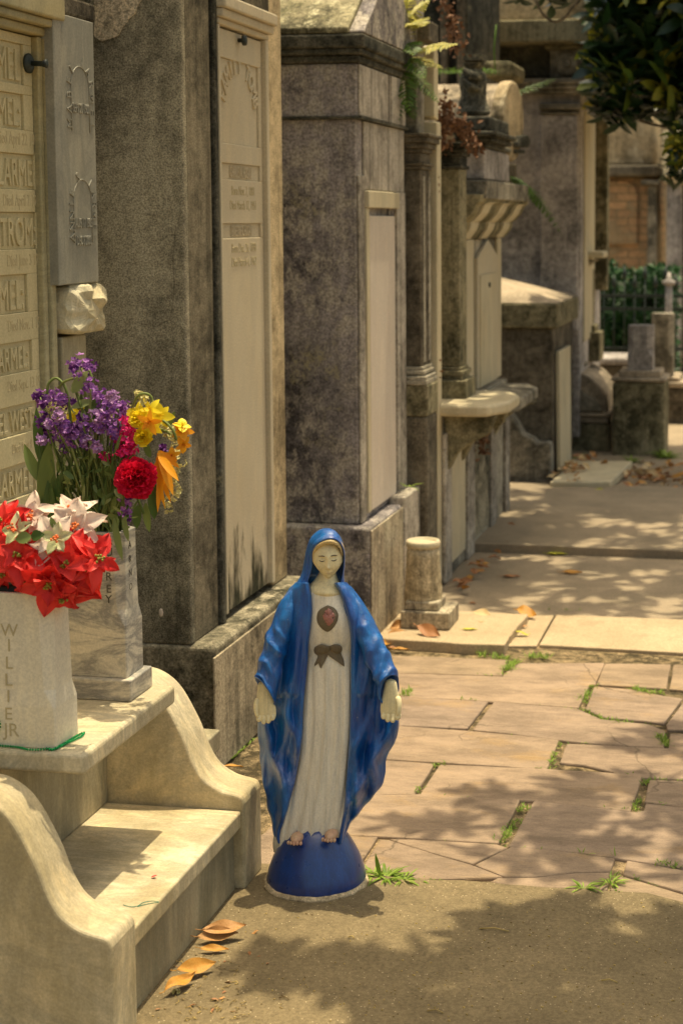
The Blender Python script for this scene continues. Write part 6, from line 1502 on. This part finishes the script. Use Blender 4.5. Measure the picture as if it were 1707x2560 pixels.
def creeper(m, pts, Y, n, spread, L=.022):
    C = cr([tuple(AY(x, y, Y)) for x, y in pts], 40); m.tube(C, .0035, 5)
    for i in range(n):
        p = Vector(r_.choice(C))+Vector((r_.gauss(0, spread), r_.gauss(0, spread*.6), r_.gauss(0, spread))); d = Vector((r_.uniform(-1, 1), r_.uniform(-1, .3), r_.uniform(-1, .6)))
        m.leaf(p, d, (r_.uniform(-1, 1), -1, r_.uniform(-1, 1)), L*r_.uniform(.5, 1.3), L*.6, r_.uniform(0, 1), .4)
for pts, n in (([(1020, 230), (1030, 280), (1060, 300), (1085, 325)], 150), ([(1022, 245), (1015, 300), (1020, 330)], 110), ([(1040, 270), (1070, 280), (1090, 330), (1090, 345)], 50), ([(1015, 0), (1035, 40), (1045, 80), (1050, 120)], 120)): creeper(dv, pts, 6.08, n, .018)
tag(dv.build('dead_creeper', M_deadv), 'rusty brown dead creeper tangled over the capital of the shelf tomb', 'creeper')
dv = MB()
for pts, n in (([(995, 365), (1005, 400), (990, 430), (1000, 440), (1008, 420)], 14), ([(990, 550), (1000, 580), (990, 640), (992, 700)], 16), ([(978, 780), (985, 800), (990, 850), (1000, 860)], 60), ([(990, 700), (980, 790)], 20), ([(996, 840), (999, 820)], 30)): creeper(dv, pts, 5.90, n, .008, .016)
tag(dv.build('dead_creeper', M_deadv), 'thin dead vine trailing down the white slab', 'creeper')
dv = MB()
for pts, n in (([(1095, 955), (1085, 990), (1080, 1050)], 110), ([(1105, 960), (1112, 1000), (1108, 1040)], 60), ([(1085, 975), (1078, 1020)], 40)): creeper(dv, pts, 6.55, n, .010, .02)
for v in dv.v: v.x += 0
tag(dv.build('dead_creeper', M_deadv), 'brown dead creeper hanging below the marble shelf', 'creeper')
m = MB(); 
for i in range(60): tuft(m, Vector((r_.uniform(-1.6, -1.3), 7.27+r_.uniform(-.1, .1), 2.075)), 4, .05, 1, .006, i)
m.tube([tuple(AY(1137, 170, 7.5)), tuple(AY(1134, 110, 7.5)), tuple(AY(1139, 55, 7.5))], .004, 5)
tag(m.build('roof_weeds', M_fern), 'weeds and one tall stalk growing on the barrel roof', 'weeds')

# ============================================================ hedge, fence, trees
hd_ = MB(); a = AY(1366, 800, 12.6); b = AY(1535, 800, 12.6); tz = AY(1450, 592, 12.6).z
for i in range(9000):
    x = r_.uniform(a.x-.3, b.x+.05); y = 12.35+r_.random()**2*.7; z = r_.uniform(.1, tz-.08+.12*hsh(x*4, 3, 2)+.05*hsh(x*13, y*9, 1))
    if hsh(x*6, y*6, z*6) < -.22 and y < 12.7: continue
    nn = Vector((r_.uniform(-1, 1), -r_.uniform(.1, 1), r_.uniform(-.2, 1))); hd_.leaf((x, y, z), (r_.uniform(-1, 1), r_.uniform(-.6, .3), r_.uniform(-.4, 1)), nn, .055, .032, .2, .2, 0, 2)
hg = thing('hedge', 'dense dark green clipped hedge behind the iron railing', 'hedge', ((a.x+b.x)/2, 12.7, 0)); hd_.build('foliage', M_hedge, hg)
MB().box(a.x-.3, b.x, 12.6, 13.1, 0, tz-.2).build('dark_core', simple('hedge_core', (.008, .014, .006), (.015, .025, .01), .9), hg, bevel=.1)
fe = thing('iron_fence', 'black iron railing with spear points in front of the hedge at right', 'fence', (-1.0, 12.1, 0))
x0 = AY(1362, 800, 12.1).x; x = x0; zt_ = AY(1500, 640, 12.1).z; i = 0
while x < 1.2:
    m = MB(); h_ = zt_-(.0 if i % 2 else .07)
    m.tube([(x, 12.1, .3), (x, 12.1, h_)], .006, 6); m.lathe((x, 12.1, h_), [(.009, 0), (.02, .03), (.004, .10)], 6); m.build('bar', M_iron, fe); x += .078; i += 1
for z in (.42, .72, zt_-.14): MB().box(x0, 1.2, 12.092, 12.112, z, z+.022).build('rail', M_iron, fe)
pp_ = AY(1535, 700, 12.0); m = MB(); m.tube([(pp_.x, 12.02, .3), (pp_.x, 12.02, AY(1535, 722, 12).z), (pp_.x, 12.02, AY(1535, 655, 12).z)], [.03, .028, .028], 10); m.lathe((pp_.x, 12.02, AY(1535, 655, 12).z), [(.028, 0), (.05, .01), (.05, .03), (.02, .05), (.01, .1)], 10); m.build('gate_post', M_wall6, fe)
# magnolia leaves helper
def mag_cluster(m, c, R=.12, n=7, L=.14, axis=None, r_=r_, two=None):
    ax = Vector(axis or (r_.uniform(-.7, .7), r_.uniform(-.7, .7), r_.uniform(.1, 1))).normalized(); u = ax.orthogonal().normalized(); a0 = r_.uniform(0, 6)
    for k in range(n):
        q = Matrix.Rotation(a0+k*2.4, 3, ax) @ u; p = Vector(c)+ax*(k-n/2)*.012
        m.leaf(p, q+ax*r_.uniform(-.1, .7)+Vector((0, 0, -.15)), ax+q*.1, L*r_.uniform(.75, 1.1), L*.40, r_.uniform(.05, .3), .22, 0, 4)
def branch(m, a, b, r0, r1, wob=.05):
    a, b = Vector(a), Vector(b); n = 8; pts = [a.lerp(b, k/n)+Vector((hsh(k*.7, a.x, 1), hsh(k*.7, a.x, 5), hsh(k*.7, a.x, 9)))*wob*(0 if k in (0, n) else 1) for k in range(n+1)]
    m.tube(pts, [r0+(r1-r0)*k/n for k in range(n+1)], 8); return pts
# tree A: low boughs seen at the upper right
tr = thing('magnolia_tree', 'dark glossy magnolia with low hanging boughs at the upper right', 'tree', (1.5, 9.2, 0))
bk = MB(); branch(bk, (1.5, 9.2, 0), (1.35, 9.1, 2.4), .16, .13, .06); branch(bk, (1.35, 9.1, 2.35), (.7, 8.9, 4.4), .11, .05, .1); branch(bk, (1.36, 9.1, 2.2), (.0, 8.7, 2.75), .09, .04, .1); branch(bk, (.5, 8.8, 2.55), (-.7, 8.2, 2.9), .04, .015, .1)
P = [AY(1600, 300, 8.1), AY(1500, 285, 8.0), AY(1440, 262, 7.95), AY(1390, 230, 7.9)]; branch(bk, (1.0, 8.9, 2.4), tuple(P[0]), .05, .02, .05); bk.tube(cr([tuple(p) for p in P], 12), .008, 6)
bk.build('trunk', M_bark, tr)
crn = MB(); cy_ = MB()
bound = [(1362, 292), (1385, 285), (1405, 268), (1420, 285), (1432, 300), (1448, 285), (1458, 268), (1480, 275), (1500, 262), (1540, 270), (1600, 300)]
def lowedge(x):
    for (x0_, y0_), (x1_, y1_) in zip(bound[:-1], bound[1:]):
        if x0_ <= x <= x1_: return y0_+(y1_-y0_)*(x-x0_)/(x1_-x0_)
    return 285
for i in range(1100):
    Y = r_.uniform(7.9, 10.2); x = r_.uniform(1372, 1760); y = r_.uniform(-160, 262)
    lim = lowedge(min(x, 1600))-42
    if y > lim: continue
    if x < 1400 and y < 120 and r_.random() < .5: continue
    mag_cluster(cy_ if r_.random() < .2 else crn, AY(x, y, Y), L=.15)
# tips that make the ragged lower edge
for x, y in [(1385, 255), (1405, 262), (1425, 265), (1440, 240), (1395, 235), (1460, 235), (1485, 245), (1515, 240), (1545, 245), (1380, 220)]: mag_cluster(crn, AY(x, y, 7.95), n=8, L=.125, axis=(r_.uniform(-.3, .3), -.3, -1))
for i in range(38): mag_cluster(cy_ if r_.random() < .45 else crn, AY(r_.uniform(1530, 1640), r_.uniform(290, 420), r_.uniform(7.7, 8.1)), n=6, L=.085)
for x, y in [(1195, 5), (1215, -12), (1250, 2), (1275, -20), (1180, -15), (1290, 0), (1265, 25)]: mag_cluster(crn, AY(x, y-14, 6.9), n=4, L=.10, axis=(.2, -.2, -1))
tw_ = AY(1250, 18, 6.9); bk2 = MB(); bk2.tube(cr([tuple(AY(x, y, 6.9)) for x, y in [(1370, -60), (1330, 0), (1315, 15), (1295, 40), (1270, 48), (1245, 30), (1230, 0)]], 16), .006, 5); bk2.build('twig', M_bark, tr)
crn.build('crown', M_leafg, tr); cy_.build('sunlit_tone_leaves', M_leafy, tr)
# tree B: the canopy overhead that dapples the path (its crown stands above the frame)
tr2 = thing('magnolia_tree', 'overhead magnolia on the right of the path whose canopy dapples the paving', 'tree', (2.6, 4.2, 0))
bk = MB(); branch(bk, (2.6, 4.2, 0), (2.4, 4.1, 2.6), .17, .14, .08); branch(bk, (2.4, 4.1, 2.5), (.6, 3.4, 3.9), .10, .03, .15); branch(bk, (2.4, 4.1, 2.4), (.4, 5.2, 3.9), .10, .03, .15); branch(bk, (2.4, 4.1, 2.5), (.2, 2.6, 3.4), .08, .02, .1); branch(bk, (2.4, 4.1, 2.6), (.3, 7.0, 4.1), .10, .03, .15); branch(bk, (2.4, 4.1, 2.6), (2.6, 4.6, 5), .12, .04, .1)
bk.build('trunk', M_bark, tr2)
can = MB(); rc_ = random.Random(21)
def shade(dx, dy, h, spread=.0, n=6, L=.13):
    g = G(dx, dy); p = g+SUN*(h/SUN.z); p += Vector((rc_.gauss(0, spread), rc_.gauss(0, spread), 0)); mag_cluster(can, p, n=n, L=L, r_=rc_)
def shade_poly(poly, count, hmin, hmax, th=-.35, fr=9, n=6, L=.13):
    xs = [p[0] for p in poly]; ys_ = [p[1] for p in poly]; k = 0; tries = 0
    while k < count and tries < count*30:
        tries += 1
        x, y = rc_.uniform(min(xs), max(xs)), rc_.uniform(min(ys_), max(ys_)); ins = False; j = len(poly)-1
        for i in range(len(poly)):
            if (poly[i][1] > y) != (poly[j][1] > y) and x < (poly[j][0]-poly[i][0])*(y-poly[i][1])/(poly[j][1]-poly[i][1])+poly[i][0]: ins = not ins
            j = i
        if not ins: continue
        g = G(x, y)
        if hsh(g.x*fr, g.y*fr, 3.3) < th: continue
        shade(x, y, rc_.uniform(hmin, hmax), 0, n, L); k += 1
# near dark shade bottom right
shade_poly([(480, 2225), (640, 2190), (760, 2200), (900, 2215), (1050, 2170), (1140, 2110), (1240, 2090), (1400, 2080), (1760, 2100), (1760, 2420), (900, 2420), (620, 2280)], 118, 2.3, 3.6, -.20)
shade_poly([(1150, 2150), (1760, 2110), (1760, 2420), (950, 2420)], 72, 2.4, 3.6, -.15)
shade_poly([(900, 1895), (1100, 1860), (1350, 1870), (1700, 1800), (1760, 2050), (1250, 2010), (1000, 1930)], 34, 2.6, 3.6, -.15, 8)
shade_poly([(950, 1795), (1200, 1780), (1500, 1790), (1760, 1720), (1760, 1900), (1300, 1850), (1050, 1830)], 34, 2.6, 3.8, -.1, 8)
shade_poly([(1290, 1660), (1430, 1670), (1760, 1680), (1760, 1760), (1420, 1720), (1330, 1700)], 16, 2.8, 3.8, -.1, 8)
shade_poly([(860, 1880), (980, 1875), (1050, 1900), (950, 1915)], 5, 2.8, 3.4, -.5)
# far shade
shade_poly([(1030, 1395), (1100, 1290), (1250, 1265), (1760, 1265), (1760, 1420), (1300, 1405)], 110, 3.0, 4.6, -.3, 5, 7, .15)
shade_poly([(1130, 1262), (1200, 1150), (1760, 1150), (1760, 1262)], 150, 3.2, 4.8, -.3, 4, 7, .16)
shade_poly([(1180, 1105), (1300, 1120), (1760, 1120), (1760, 1160), (1180, 1150)], 45, 3.4, 5, -.1, 4, 7, .16)
# outer crown beyond the picture
for i in range(420):
    g = Vector((rc_.uniform(.35, 3.2), rc_.uniform(1.5, 7.5), 0)); mag_cluster(can, (g.x+.1, g.y+.3, rc_.uniform(3.2, 5)), n=7, L=.15, r_=rc_)
can.build('crown', M_leafg, tr2)
# dark mass of trees closing the view behind the tombs
bt = MB()
for i in range(5200):
    x = r_.uniform(-9, 6); y = r_.uniform(19, 22); z = r_.uniform(0, 6.5+1.2*hsh(x*.4, 1, 1)); bt.leaf((x, y, z), (r_.uniform(-1, 1), r_.uniform(-1, .5), r_.uniform(-1, 1)), (r_.uniform(-1, 1), -1, r_.uniform(0, 1)), .42, .26, .2, .2, 0, 2)
bw_ = MB().box(-12, 8, 22.5, 23, -.02, 6); tag(bt.build('tree_line', M_leafg), 'dark line of trees behind the far tombs', 'trees', kind='stuff')
tag(bw_.build('far_wall', M_dark), 'dark wall behind the far trees', 'wall')
